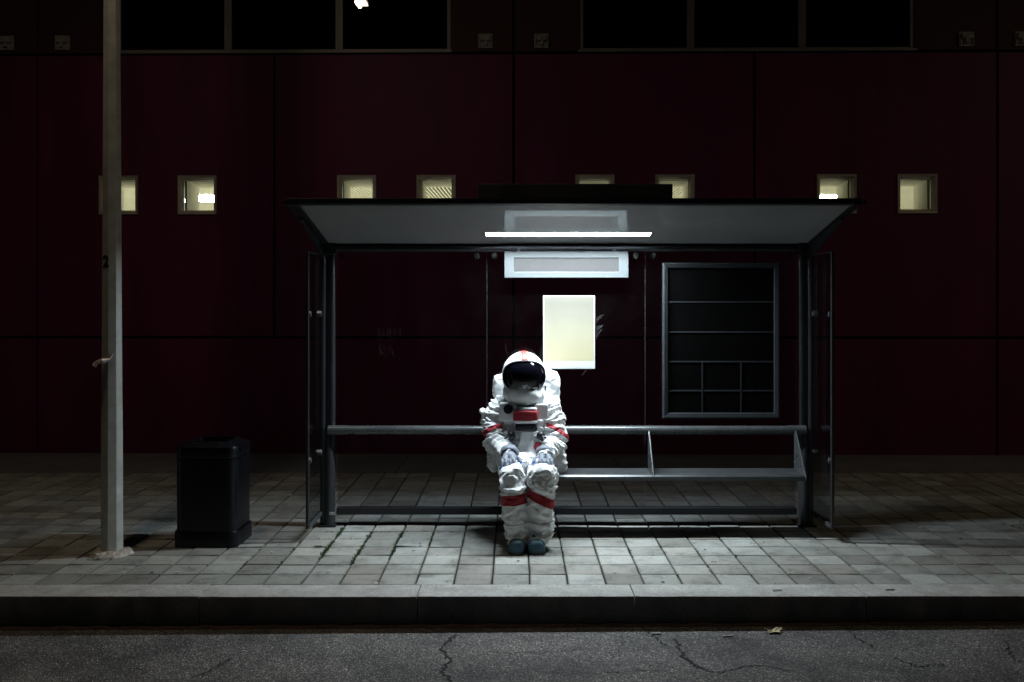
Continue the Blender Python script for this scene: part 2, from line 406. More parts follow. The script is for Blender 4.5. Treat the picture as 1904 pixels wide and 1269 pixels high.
cracks = [
 ([(848,1180),(818,1204),(836,1228),(822,1246),(840,1269)], .007),
 ([(1195,1168),(1216,1186),(1240,1204)], .004),
 ([(1255,1190),(1268,1222),(1296,1242),(1330,1254)], .007),
 ([(1330,1254),(1400,1240),(1480,1252)], .003),
 ([(1562,1162),(1588,1188),(1624,1208)], .004),
 ([(1660,1226),(1700,1244),(1760,1240)], .004),
 ([(1868,1196),(1880,1226),(1904,1240)], .004),
 ([(400,1240),(430,1222),(356,1262)], .003),
 ([(900,1212),(990,1216),(1120,1206)], .0025),
 ([(980,1250),(1090,1254),(1240,1248)], .0025),
 ([(60,1262),(140,1226),(210,1206)], .003),
 ([(1100,1170),(1160,1190),(1150,1225)], .002)]
for k, (pts, w) in enumerate(cracks):
    obj('crack', ribbon([roadpt(*p) for p in pts], w, seed=k), M['crack'], road)

# kerb stones
kerb = empty('kerb'); kerb['kind'] = 'structure'
joints = [-11.6,-10.2,-8.75,-7.4,-6.05,-4.7,-3.35]
joints = [ -10.1,-8.75,-7.4,-6.05,-4.72,-3.36,-1.985,-.62,.74,2.19,3.56,4.95,6.3,7.7,9.1]
for a, c in zip(joints[:-1], joints[1:]):
    r = random.uniform(-.003,.003); g = .0035
    mb = MB(); n_ = 60
    ring = []
    for i in range(n_+1):
        x = a+g + (c-a-2*g)*i/n_
        w = lambda s: .003*noise.noise(Vector((x*6, s, a))) + .003*noise.noise(Vector((x*21, s, a)))
        ring.append([(x,KF+.012+w(3),-.3),(x,KF+.004+w(1),-.02+r),(x,KF+.010+w(5),.0+r),(x,KF+.024+w(2),.004+r+w(4)),(x,KB-.006,.004+r),(x,KB,-.004),(x,KB,-.3)])
    base = 0
    for q in ring: mb.v += q
    for i in range(n_):
        for k in range(6):
            mb.f.append((i*7+k, i*7+k+1, (i+1)*7+k+1, (i+1)*7+k))
    mb.f.append(tuple(range(7))); mb.f.append(tuple(n_*7+k for k in reversed(range(7))))
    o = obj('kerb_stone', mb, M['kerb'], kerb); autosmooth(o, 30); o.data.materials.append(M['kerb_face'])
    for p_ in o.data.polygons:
        if p_.normal.y < -.7: p_.material_index = 1  # road-side faces take the copy with shade in its colour
# silt along the foot of the kerb
mb = MB(); n_ = 420; prev = None
for i in range(n_+1):
    x = -6 + 12*i/n_
    w = .028 + .02*noise.noise(Vector((x*3,0,1))) + .012*noise.noise(Vector((x*19,0,5)))
    h = .012 + .01*noise.noise(Vector((x*9,3,1)))
    cur = [(x, KF-max(.006,w), road_z(x)+.001), (x, KF-max(.004,w)*.5, road_z(x)+max(.004,h)), (x, KF+.012, road_z(x)+max(.006,h*1.5))]
    if prev: mb.poly([prev[0],cur[0],cur[1],prev[1]]); mb.poly([prev[1],cur[1],cur[2],prev[2]])
    prev = cur
o = obj('gutter_silt', mb, M['dirt'], kind='stuff'); tag(o, 'reddish brown silt along the foot of the kerb', 'silt')

# pavement bed and its pavers
mb = MB().poly([(-60,KB-.02,-.022),(60,KB-.02,-.022),(60,12.6,-.022),(-60,12.6,-.022)])
pavement = obj('pavement', mb, M['soil'], kind='structure')
def paver_mesh(seed):
    rnd = random.Random(seed); h = PITCH/2-.0048; q = lambda: rnd.uniform(-.0028,.0028)
    m_ = MB(); c = [(-1,-1),(1,-1),(1,1),(-1,1)]
    J = [(q(),q()) for _ in c]; dz = [rnd.uniform(-.0018,.0018) for _ in c]
    for ins, z, k in ((0,-.05,0),(0,-.0045,1),(.0035,-.0012,1),(.008,0,1)):
        m_.v += [(sx*(h-ins)+J[i][0], sy*(h-ins)+J[i][1], z+dz[i]*k) for i,(sx,sy) in enumerate(c)]
    for r_ in range(3):
        for i in range(4): j=(i+1)%4; m_.f.append((r_*4+i, r_*4+j, r_*4+4+j, r_*4+4+i))
    m_.f.append((12,13,14,15)); return m_
PM = [mesh_of(paver_mesh(s), 'paver') for s in range(8)]
for me in PM: me.materials.append(M['paver'])
cells = []
for j in range(NROW):
    for i in range(-40, 40):
        x = PX0 + PITCH*(i+.5); y = PY0 + PITCH*(j+.5)
        px = 960 + x*F/y
        cells.append((y + (0 if -60 < px < 1964 else 100), abs(x), x, y))
cells.sort()
far = MB()
for k, (_, _, x, y) in enumerate(cells):
    rnd = random.Random(k*7+1); rz = rnd.choice((0,1,2,3))*pi/2 + rnd.uniform(-.008,.008)
    tilt = (rnd.uniform(-.006,.006), rnd.uniform(-.006,.006)); dz = rnd.uniform(-.002,.002)
    if abs(x-(-.788)) < .12 and abs(y-7.625) < .12: tilt = (-.05, .01); dz = .006     # the lifted paver
    if k < 300:
        o = bpy.data.objects.new('paver', PM[k % 8]); COL.objects.link(o); o.parent = pavement
        o.location = (x,y,dz); o.rotation_euler = (tilt[0],tilt[1],rz)
    else:
        T = Matrix.Translation((x,y,dz)) @ Matrix.Rotation(rz,4,'Z') @ Matrix.Rotation(tilt[0],4,'X')
        me = PM[k % 8]; b0 = len(far.v)
        far.v += [tuple(T @ v.co) for v in me.vertices]; far.f += [tuple(b0+i for i in p.vertices) for p in me.polygons]
obj('far_pavers', far, M['paver'], pavement, kind='stuff')

# concrete strip at the foot of the building (slabs)
strip = empty('concrete_strip'); strip['kind'] = 'structure'
sj = [-14,-11.4,-8.9,-6.35,-3.75,-1.3,1.15,3.7,6.2,8.8,11.4,14]
for a, c in zip(sj[:-1], sj[1:]):
    mb = MB(); 
    mb.hexa([(a+.004,STRIP_Y+.006,-.2),(c-.004,STRIP_Y+.006,-.2),(c-.004,12.6,-.2),(a+.004,12.6,-.2),(a+.004,STRIP_Y+.006,.004),(c-.004,STRIP_Y+.006,.004),(c-.004,12.6,.004),(a+.004,12.6,.004)])
    obj('slab', mb, M['strip'], strip, bevel=.004)

# ------------------------------------------------------------------ building
BY, BROT = 12.05, -.016
bld = empty('red_building', (0,BY,0), BROT)
tag(bld, 'long dark red panelled building with square lit windows behind the shelter', 'building')
def U(px): return (px-960)*BY/(F+.016*(px-960))
def WZ(py): return CAMZ - (py-562)*BY/F
def holed(m_, x0,x1,z0,z1, y0,y1, holes):
    """a panel with real openings"""
    X = sorted({x0,x1,*[h[0] for h in holes],*[h[1] for h in holes]}); Z = sorted({z0,z1,*[h[2] for h in holes],*[h[3] for h in holes]})
    X = [x for x in X if x0 <= x <= x1]; Z = [z for z in Z if z0 <= z <= z1]
    def solid(i,j):
        if i < 0 or j < 0 or i >= len(X)-1 or j >= len(Z)-1: return False
        cx=(X[i]+X[i+1])/2; cz=(Z[j]+Z[j+1])/2
        return not any(h[0]<cx<h[1] and h[2]<cz<h[3] for h in holes)
    for i in range(len(X)-1):
        for j in range(len(Z)-1):
            if not solid(i,j): continue
            a,c,e,f = X[i],X[i+1],Z[j],Z[j+1]
            m_.poly([(a,y0,e),(c,y0,e),(c,y0,f),(a,y0,f)]); m_.poly([(a,y1,e),(a,y1,f),(c,y1,f),(c,y1,e)])
            if not solid(i-1,j): m_.poly([(a,y0,e),(a,y0,f),(a,y1,f),(a,y1,e)])
            if not solid(i+1,j): m_.poly([(c,y0,e),(c,y1,e),(c,y1,f),(c,y0,f)])
            if not solid(i,j-1): m_.poly([(a,y0,e),(a,y1,e),(c,y1,e),(c,y0,e)])
            if not solid(i,j+1): m_.poly([(a,y0,f),(c,y0,f),(c,y1,f),(a,y1,f)])
    return m_
JU, PW = -.033, 2.907
Z1, Z2, Z3 = WZ(628), WZ(97.5), 8.4
WZ0, WZ1, WS = 2.913, 3.381, .234      # small window bottom, top, half width
g = .015
core = MB(); holes_core = []
win_u = []
for k in range(-4, 4):
    for d in (.99, 1.955): win_u.append(JU + PW*k + d)
win_u = [u + (.014 if u < 0 else -.008) for u in win_u]
for k in range(-4, 4):
    a, c = JU+PW*k+g, JU+PW*(k+1)-g
    hs = [(u-WS,u+WS,WZ0,WZ1) for u in win_u if a < u < c]
    obj('wall_panel', holed(MB(), a,c,Z1+g,Z2-g*1.5,0,.06,hs), M['wall'], bld, bevel=.003, seg=1)
for k in range(-4, 4, 2):
    a, c = JU+PW*k+g, JU+PW*(k+2)-g
    obj('base_panel', MB().box(a,c,.004,.06,-.1,Z1-g), M['wall'], bld, bevel=.003, seg=1)
    hl = (JU+PW*k+ (.97 if k == -2 else .80), JU+PW*k + (5.05 if k == -2 else 4.83), Z2+.02, 6.7)
    obj('upper_panel', holed(MB(), a,c,Z2+.012,Z3,.012,.06,[hl]), M['wall_up'], bld, bevel=.003, seg=1)
    # three tall dark panes between pale mullions over a sill
    obj('sill', MB().box(hl[0]-.02,hl[1]+.02,-.03,.1,Z2-.004,Z2+.026), M['sill'], bld, bevel=.004)
    w = (hl[1]-hl[0])/3
    for q in range(3):
        f = MB(); x0, x1 = hl[0]+w*q, hl[0]+w*(q+1)
        win = empty('upper_window', (x0,.03,Z2+.027)); win.parent = bld
        fr = MB(); t = .045
        fr.box(0,t,0,.09,0,1.76); fr.box(w-t,w-.001,0,.09,0,1.76); fr.box(t,w-t,.01,.09,0,.03); fr.box(t,w-t,.01,.09,1.72,1.76)
        obj('frame', fr, M['sill'], win, bevel=.003, seg=1)
        obj('pane', MB().box(t,w-t,.02,.028,.03,1.72), M['dark_pane'], win)
# backing behind the joints, with the window tunnels cut through it
hs = [(u-.185,u+.185,WZ0+.05,WZ1-.05) for u in win_u]
obj('wall_core', holed(MB(), JU-PW*4, JU+PW*4, -.1, Z3, .062, .16, hs), M['wall_core'], bld)
obj('roof', MB().box(JU-PW*4-.02, JU+PW*4+.02, -.05, 9.5, Z3+.002, Z3+.2), M['wall_core'], bld)
for k, u in enumerate(win_u):
    if abs(u) > 8.5: pass
    win = empty('small_window', (u,0,WZ0)); win.parent = bld
    h = WZ1-WZ0; a = WS; t = .052
    fr = MB()                       # mitred, bevelled frame standing a little proud of the panel
    def mitre(o, i_, yo, yi):
        for s1, s2 in (((-1,-1),(1,-1)),((1,-1),(1,1)),((1,1),(-1,1)),((-1,1),(-1,-1))):
            A = Vector((s1[0]*o, yo, h/2+s1[1]*o)); B = Vector((s2[0]*o, yo, h/2+s2[1]*o))
            C_ = Vector((s2[0]*i_, yi, h/2+s2[1]*i_)); D = Vector((s1[0]*i_, yi, h/2+s1[1]*i_))
            fr.poly([A,B,C_,D])
    mitre(a+.002,a+.002,.02,-.022); mitre(a+.002, a-.026, -.022, -.018); mitre(a-.026, a-t, -.018, .05); mitre(a-t, a-t, .05, .075)
    obj('frame', fr, M['wframe'], win)
    obj('pane', MB().box(-a+t+.001,a-t-.001,.066,.072,t+.001,h-t-.001), M['pane'], win)
    tn = MB(); i0 = .184; zb0, zt0 = .049, h-.049; zt1 = zt0-.03    # deep plastered reveal
    tn.poly([(-i0,.16,zb0),(-i0,.5,zb0),(-i0,.5,zt1),(-i0,.16,zt0)]); tn.poly([(i0,.16,zb0),(i0,.16,zt0),(i0,.5,zt1),(i0,.5,zb0)])
    tn.poly([(-i0,.16,zt0),(-i0,.5,zt1),(i0,.5,zt1),(i0,.16,zt0)]); tn.poly([(-i0,.16,zb0),(i0,.16,zb0),(i0,.5,zb0),(-i0,.5,zb0)])
    obj('reveal', tn, M['room'], win)
# the lit storey behind: front wall, far wall, floor, side walls, slatted ceiling
XL, XR, RD, CZ = JU-PW*4+.05, JU+PW*4-.05, 9.0, 3.62
hs2 = [(u-.184,u+.184,WZ0+.049,WZ1-.079) for u in win_u]
obj('inner_wall', holed(MB(), XL, XR, .3, 3.9, .5, .6, hs2), M['room'], bld)
obj('inner_wall', MB().box(XL, XR, RD, RD+.1, .3, 3.9), M['room'], bld)
obj('inner_wall', MB().box(XL-.1, XL-.002, .5, RD+.1, .3, 3.9), M['room'], bld)
obj('inner_wall', MB().box(XR+.002, XR+.1, .5, RD+.1, .3, 3.9), M['room'], bld)
obj('inner_floor', MB().box(XL, XR, .602, RD-.002, .2, .3), M['room'], bld)
obj('plenum', MB().box(XL, XR, .602, RD-.002, 3.8, 3.9), M['plenum'], bld)
sl = MB(); x = XL+.02
while x < XR-.02:
    sl.box(x, x+.016, .61, RD-.01, CZ, CZ+.03); x += .06
obj('ceiling_slats', sl, M['slat'], bld, kind='stuff')
for px, x0, x1, lab in ((363,-5.56,-4.86,'leftmost'),(790,-2.25,-1.575,'middle'),(1554,4.86,5.51,'rightmost')):
    nm = {'leftmost':'bright ceiling light panel behind the lone lit window right of the lamp post',
          'middle':'bright ceiling light panel at the corner of the window left of the roof board',
          'rightmost':'bright ceiling light panel behind the window over the right roof corner'}[lab]
    t = empty('ceiling_light', (0,0,0)); tag(t, nm, 'ceiling light', 'office ceiling lights')
    fr = MB().box(x0-.02,x1+.02,16.53,17.62,CZ+.012,CZ+.06); obj('housing', fr, M['slat'], t, bevel=.004)
    obj('diffuser', down_quad(x0,x1,16.55,17.6,lambda y_: CZ-.004), M['room_light'], t)
# little square fixtures on the upper band
for k, u in enumerate((U(12),U(116),U(903),U(1007),U(1797),U(1900))):
    f = empty('fixture', (u,0,WZ(90))); f.parent = bld
    obj('back_plate', MB().box(-.09,.09,-.012,.012,0,.175), M['box'], f, bevel=.004)
    m_ = MB(); m_.box(-.062,.062,-.05,-.012,.085,.15); m_.box(-.02,.02,-.045,-.012,.03,.085); m_.box(-.08,-.066,-.03,-.012,.02,.16); m_.box(.066,.08,-.03,-.012,.02,.16)
    obj('bracket', m_, M['box'], f, bevel=.006)

# ------------------------------------------------------------------ bus shelter
PYB = 8.2                                    # line of the posts
sh = empty('bus_shelter', (.415, 8.2, 0))
tag(sh, 'grey metal bus shelter with glass walls, lit roof and bench', 'bus shelter')
def part(name, mb, mat, parent=None, **k):
    return to_parent(obj(name, mb, mat, **k), sh) if parent is None else obj(name, mb, mat, parent, **k)
def sub(name, mb, mat, p, **k):              # sub-part of a part that was built in place
    o = obj(name, mb, mat, **k); o.parent = p; return o
XPL, XPR = -1.553, 2.383                     # post centres
RX0, RX1 = -1.537, 2.380                     # clear width of the roof panel
def roof_z(y): return 2.32 + (8.2-y)*.1895
# posts: a twin tube with a web, a leaf-shaped stiffener low down and a base shoe
for s, xc in ((-1,XPL),(1,XPR)):
    mb = MB(); mb.tube([(xc-.036,PYB,.0),(xc-.036,PYB,2.27)], .027, 18); mb.tube([(xc+.036,PYB,.0),(xc+.036,PYB,2.27)], .027, 18)
    p = part('post', mb, M['steel']); autosmooth(p)
    sub('web', MB().box(xc-.03,xc+.03,PYB-.008,PYB+.008,.002,2.268), M['dark'], p)
    mb = MB(); pts = []; rs = []
    for i in range(15):
        t = i/14; z = .01 + .79*t; pts.append((xc+(.018 if s<0 else -.018),PYB-.012,z)); rs.append(.004+.043*(1-max(0,(t-.62)/.38)**1.6) )
    mb.tube(pts, rs, 20); q = sub('stiffener', mb, M['steel'], p); autosmooth(q)
    sub('shoe', MB().box(xc-.075,xc+.075,PYB-.06,PYB+.06,.0025,.02), M['dark'], p, bevel=.004)
    sub('cap', MB().box(xc-.075,xc+.075,PYB-.05,PYB+.05,2.235,2.36), M['dark'], p, bevel=.01)
    # arm that carries the roof
    a = MB(); yb, yf = PYB-.03, 7.35
    a.prism([(xc-.02+(-.03 if s<0 else .03),yb,2.2),(xc-.02+(-.03 if s<0 else .03),yb,2.315),(xc-.02+(-.03 if s<0 else .03),yf,roof_z(yf)-.004),(xc-.02+(-.03 if s<0 else .03),yf,roof_z(yf)-.03)], (.03,0,0))
    sub('roof_arm', a, M['dark'], p, bevel=.003)
# small white print on the left post's foot
def text_mesh(body, size, extrude=.0006, bold=0):
    cu = bpy.data.curves.new('t','FONT'); cu.body = body; cu.size = size; cu.extrude = extrude; cu.offset = bold; cu.align_x = 'CENTER'
    o = bpy.data.objects.new('t', cu); COL.objects.link(o)
    dg = bpy.context.evaluated_depsgraph_get(); me = bpy.data.meshes.new_from_object(o.evaluated_get(dg))
    bpy.data.objects.remove(o); return me
tm = text_mesh('192', .034, bold=.0008); tm.transform(Matrix.Translation((XPL+.047,PYB-.0602,.105)) @ Matrix.Rotation(radians(90),4,'X'))
part('post_number', tm, M['white'])
# back tube, lean rail, bottom bar
o = part('back_tube', MB().tube([(XPL-.03,8.2,2.288),(XPR+.03,8.2,2.288)], .03, 18), M['dark']); autosmooth(o)
o = part('lean_rail', MB().tube([(XPL+.05,8.17,.795),(XPR-.05,8.17,.795)], .036, 20), M['steel_lt']); autosmooth(o)
for s, x in ((1,XPL+.03),(-1,XPR-.03)):
    o2 = MB().tube([(x-.02*s,8.17,.795),(x+.14*s,8.17,.795)], .039, 20)
    oo = sub('rail_sleeve', o2, M['steel_lt'], o); autosmooth(oo)
part('bottom_bar', MB().box(XPL+.07,XPR-.07,8.2,8.262,.092,.15), M['dark'], bevel=.006)
# back glass in three panes with round clips
gx = [XPL+.075, -.244, 1.063, XPR-.075]; GY = 8.225
panes = []
for a, c in zip(gx[:-1], gx[1:]):
    p = part('back_pane', MB().box(a+.003,c-.003,GY,GY+.01,.151,2.262), M['glass_back'])
    panes.append(p)
    e = MB().box(a+.0005,a+.0027,GY+.001,GY+.009,.152,2.261) if a > -1 else None
    if e: sub('pane_edge', e, M['steel_lt'], p)
for x in (636,887,920,1182,1215,1470):
    X = (x-960)*8.2/F
    c = MB().tube([(X,GY-.016,2.225),(X,GY-.001,2.225)], .024, 18); q = part('glass_clip', c, M['steel']); autosmooth(q)
    sub('clip_strap', MB().box(X-.005,X+.005,GY-.02,GY-.0165,2.2,2.262), M['dark'], q)
# scratched scribbles on the middle pane, faint letters on the left pane
def scribble(lines, r, p):
    m_ = MB()
    for L in lines: m_.tube([ (q.x, GY-.0012, q.z) for q in (P(a,b,GY) for a,b in L)], r, 4)
    sub('scratches', m_, M['scratch'], p)
rnd = random.Random(5); L = []
for (x0,y0),(x1,y1) in (((1107,592),(1122,586)),((1107,597),(1119,591)),((1108,603),(1117,590)),((1107,609),(1121,605)),((1108,613),(1120,607)),((1108,618),(1119,606)),((1109,630),(1121,612)),((1108,627),(1118,614)),((1109,622),(1120,606)),((1004,668),(1009,642)),((1006,674),(1009,655)),((960,662),(968,652)),((940,640),(944,660)),((1082,700),(1098,680))):
    L.append([(x0+(x1-x0)*t+rnd.uniform(-.6,.6)+sin(t*pi)*-1.5, y0+(y1-y0)*t+rnd.uniform(-.5,.5)) for t in (0,.25,.5,.75,1)])
scribble(L, .0009, panes[1])
def glyph(s): return [[(704+a*1.0, 606+b) for a,b in l] for l in s]
L = glyph([[(0,6),(1,24)],[(-4,7),(5,5)],[(8,24),(7,8),(17,22),(17,6)],[(21,5),(22,22),(29,22),(31,5)],[(36,8),(44,6)],[(40,7),(40,20)],[(2,56),(3,34),(11,36),(10,43),(3,45),(12,57)],[(15,58),(21,36),(28,56)],[(17,50),(26,49)]])
scribble(L, .0005, panes[0])
# roof
sx0, sx1, sy = -.243, 1.064, 7.885; SW = .055       # well added to the roof to narrow the strip's spread
def roof_sheet(x0, x1, y0, y1, t0, t1, holes):
    m_ = holed(MB(), x0, x1, y0, y1, t0, t1, holes)
    m_.v = [(x, s_, roof_z(s_)+th) for x, th, s_ in m_.v]; return m_
well = [(sx0, sx1, sy-SW, sy+SW)]
roof = part('roof_panel', roof_sheet(RX0, RX1, 7.07, 8.17, 0, .02, well), M['roof'])
def roofbar(x0,x1,y0,y1,dn,up):
    return MB().hexa([(x0,y0,roof_z(y0)-dn),(x1,y0,roof_z(y0)-dn),(x1,y1,roof_z(y1)-dn),(x0,y1,roof_z(y1)-dn),(x0,y0,roof_z(y0)+up),(x1,y0,roof_z(y0)+up),(x1,y1,roof_z(y1)+up),(x0,y1,roof_z(y1)+up)])
for nm, b_ in (('roof_side_frame',roofbar(RX0-.09,RX0-.001,7.03,8.24,.012,.04)),('roof_side_frame',roofbar(RX1+.001,RX1+.06,7.03,8.24,.012,.04)),
               ('roof_front_frame',roofbar(RX0+.0,RX1-.0,7.02,7.069,.006,.036)),('roof_back_frame',roofbar(RX0,RX1,8.171,8.24,.0,.04))):
    part(nm, b_, M['dark'], bevel=.006)
part('roof_sheet', roof_sheet(RX0, RX1, 7.08, 8.165, .022, .034, [(sx0-.006,sx1+.006,sy-SW-.006,sy+SW+.006)]), M['dark'])
q = part('end_cap', MB().box(RX0-.115,RX0-.09,7.0,7.12,2.535,2.56), M['dark'], bevel=.004)
q = part('end_cap', MB().box(RX1+.061,RX1+.085,7.0,7.12,2.535,2.56), M['dark'], bevel=.004)
# name board on the roof edge
x0, x1 = (888-960)*7.1/F, (1250-960)*7.1/F
bd = part('roof_board', MB().box(x0,x1,7.08,7.12,2.584,2.686), M['board'], bevel=.004)
# fluorescent strip; its recess is added to hold light off sign and poster
WD = .046
wl_ = MB()
for q in (roofbar(sx0+.001,sx1-.001,sy-SW+.0005,sy-SW+.003,-.0005,WD), roofbar(sx0+.001,sx1-.001,sy+SW-.003,sy+SW-.0005,-.0005,WD),
          roofbar(sx0+.001,sx0+.003,sy-SW+.0035,sy+SW-.0035,-.0005,WD), roofbar(sx1-.003,sx1-.001,sy-SW+.0035,sy+SW-.0035,-.0005,WD)):
    b0 = len(wl_.v); wl_.v += q.v; wl_.f += [tuple(b0+i for i in f_) for f_ in q.f]
lf = part('strip_light', wl_, M['well_wall'])
sub('diffuser', down_quad(sx0+.0035,sx1-.0035,sy-SW+.004,sy+SW-.004, lambda y_: roof_z(y_)+WD-.004), M['tube'], lf)
sub('housing', roofbar(sx0-.004,sx1+.004,sy-SW-.004,sy+SW+.004,-WD-.001,WD+.03), M['dark'], lf)
for x in (sx0-.02, sx1+.02):
    sub('end_clip', roofbar(x-.006,x+.006,sy-.03,sy+.03,.003,-.0005), M['dark'], lf)
# side screens: glass in a light frame hung from each post
for s, xa in ((-1,-1.605),(1,2.432)):
    yf, yb, zb, zt = 7.655, 8.165, .1, 2.236
    w = .014
    p = part('side_pane', MB().box(xa-.004,xa+.004,yf+.016,yb,zb+.032,zt-.012), M['glass'])
    fm = MB(); fm.box(xa-.013,xa+.011,yf-.015,yf+.015,zb,zt)
    sub('front_upright', fm, M['steel'], p, bevel=.005)
    sub('bottom_rail', MB().box(xa-.018,xa+.018,yf+.016,yb,zb,zb+.03), M['steel_lt'], p, bevel=.004)
    sub('top_rail', MB().box(xa-.008,xa+.008,yf+.016,yb,zt-.012,zt), M['steel'], p, bevel=.002)
    for z in (1.75,.62):
        for y in (yf+.045, yb-.05):
            c = MB(); c.prism([(xa-.02,y,z-.025),(xa-.02,y-.02,z),(xa-.02,y,z+.025),(xa-.02,y+.02,z)], (.04,0,0))
            sub('pane_clamp', c, M['steel_lt'], p, bevel=.004)
# bench: two seat lengths between triangular brackets hung under the lean rail
SYB, SYF, SZ = 8.11, 7.82, .487
bx = [-.12, 1.078, 2.27]
for a, c in zip(bx[:-1], bx[1:]):
    m_ = MB(); n_ = 10; prof = []
    for i in range(n_+1):
        t = i/n_; y = SYB + (SYF-SYB)*t; z = SZ + .004 - .012*sin(pi*t*.9)
        prof.append((y,z))
    prof += [(SYF-.012,SZ-.012),(SYF-.016,SZ-.03),(SYF-.006,SZ-.05),(SYF+.012,SZ-.05)]
    low = [(y+ (0 if i<=n_ else .004), z-.012) for i,(y,z) in enumerate(prof)]
    pts = [(a+.008,y,z) for y,z in prof[:n_+1]] + [(a+.008,SYF-.016,SZ-.012),(a+.008,SYF-.02,SZ-.03),(a+.008,SYF-.008,SZ-.046),(a+.008,SYF+.01,SZ-.05),(a+.008,SYF+.012,SZ-.022)] + [(a+.008,y,z-.014) for y,z in reversed(prof[:n_])]
    m_.prism(pts, (c-a-.016,0,0)); q = part('seat', m_, M['seat']); autosmooth(q, 35)
for x in bx:
    m_ = MB(); m_.prism([(x-.005,SYB+.01,.78),(x-.005,SYB+.01,SZ-.03),(x-.005,SYF-.02,SZ-.045),(x-.005,SYF-.024,SZ-.015),(x-.005,SYB-.03,.80)], (.01,0,0))
    q = part('seat_bracket', m_, M['steel_lt'], bevel=.002)
    hole = MB().tube([(x-.0062,SYB-.07,.6),(x+.0062,SYB-.07,.6)], .018, 14); sub('bracket_hole', hole, M['ink'], q)

# ------------------------------------------------------------------ things on the shelter
# white sign under the back tube
y = 8.15; a = P(938,468,y); c = P(1168,517,y)
sg = empty('hanging_sign', (a.x/2+c.x/2, y, c.z)); tag(sg, 'white framed sign with blank grey face hanging under the shelter roof', 'sign')
W = c.x-a.x; H = a.z-c.z; b1 = P(956,480,y); b2 = P(1150,506,y)
ix0, ix1, iz0, iz1 = b1.x-sg.location.x, b2.x-sg.location.x, b2.z-c.z, b1.z-c.z
obj('frame', holed(MB(), -W/2,W/2,0,H,-.02,.02,[(ix0,ix1,iz0,iz1)]), M['sign'], sg, bevel=.003)
obj('face', MB().box(ix0+.001,ix1-.001,-.012,.01,iz0+.001,iz1-.001), M['sign_in'], sg)
for x in (-.39,.39): obj('hanger', MB().box(x-.012,x+.012,-.006,.006,H,H+.022), M['steel_lt'], sg)
# cream poster on the middle pane
y = GY-.003; a = P(1010,550,y); c = P(1106,686,y)
po = empty('poster', ((a.x+c.x)/2, y, c.z)); tag(po, 'cream poster with white border on the middle glass pane', 'poster')
W = c.x-a.x; H = a.z-c.z; e = .008; ft = .055
obj('border', MB().box(-W/2,W/2,-.0008,.0008,0,H), M['poster_edge'], po)
obj('print', MB().box(-W/2+e,W/2-e,-.0022,-.001,ft+e,H-e), M['poster'], po)
obj('footer', MB().box(-W/2+e,W/2-e,-.0022,-.001,e,ft+e-.0005), M['poster_strip'], po)
# notice case with empty black fields
y = 8.17; a = P(1232,489,y); c = P(1449,778,y)
nc = empty('notice_case', ((a.x+c.x)/2, y, c.z)); tag(nc, 'metal framed notice case with black fields on the right glass pane', 'notice case')
W = c.x-a.x; H = a.z-c.z; t = .046
fr = MB()
for s1, s2 in (((-1,0),(1,0)),((1,0),(1,1)),((1,1),(-1,1)),((-1,1),(-1,0))):
    def cn(s, i_, yy): return Vector((s[0]*(W/2-i_), yy, i_ if s[1]==0 else H-i_))
    fr.poly([cn(s1,0,.03),cn(s2,0,.03),cn(s2,0,-.012),cn(s1,0,-.012)]); fr.poly([cn(s1,0,-.012),cn(s2,0,-.012),cn(s2,.012,-.02),cn(s1,.012,-.02)])
    fr.poly([cn(s1,.012,-.02),cn(s2,.012,-.02),cn(s2,t-.006,-.014),cn(s1,t-.006,-.014)]); fr.poly([cn(s1,t-.006,-.014),cn(s2,t-.006,-.014),cn(s2,t,.0),cn(s1,t,.0)])
obj('case_frame', fr, M['case'], nc)
obj('back_board', MB().box(-W/2+.002,W/2-.002,.012,.029,.002,H-.002), M['dark'], nc)
def zz(py): return P(0,py,y).z - c.z
def xx(px): return P(px,0,y).x - nc.location.x
rows = [498,562,618,673,727,771]; cols3 = [1243,1306,1378,1446]
for r_ in range(5):
    cc = [1243,1446] if r_ < 3 else cols3
    for q in range(len(cc)-1):
        g0 = .008
        o = obj('notice_field', MB().box(xx(cc[q])+g0,xx(cc[q+1])-g0,.004,.0115,zz(rows[r_+1])+g0,zz(rows[r_])-g0), M['black'], nc)
for r_ in range(1,5):
    obj('crossbar', MB().box(xx(1243),xx(1446),-.002,.0035,zz(rows[r_])-.006,zz(rows[r_])+.006), M['case'], nc, bevel=.0015)
for q in (1306,1378):
    obj('upright', MB().box(xx(q)-.006,xx(q)+.006,-.0035,.0025,zz(771),zz(673)-.0065), M['dark'], nc, bevel=.0015)
for px in (1449,): 
    pass

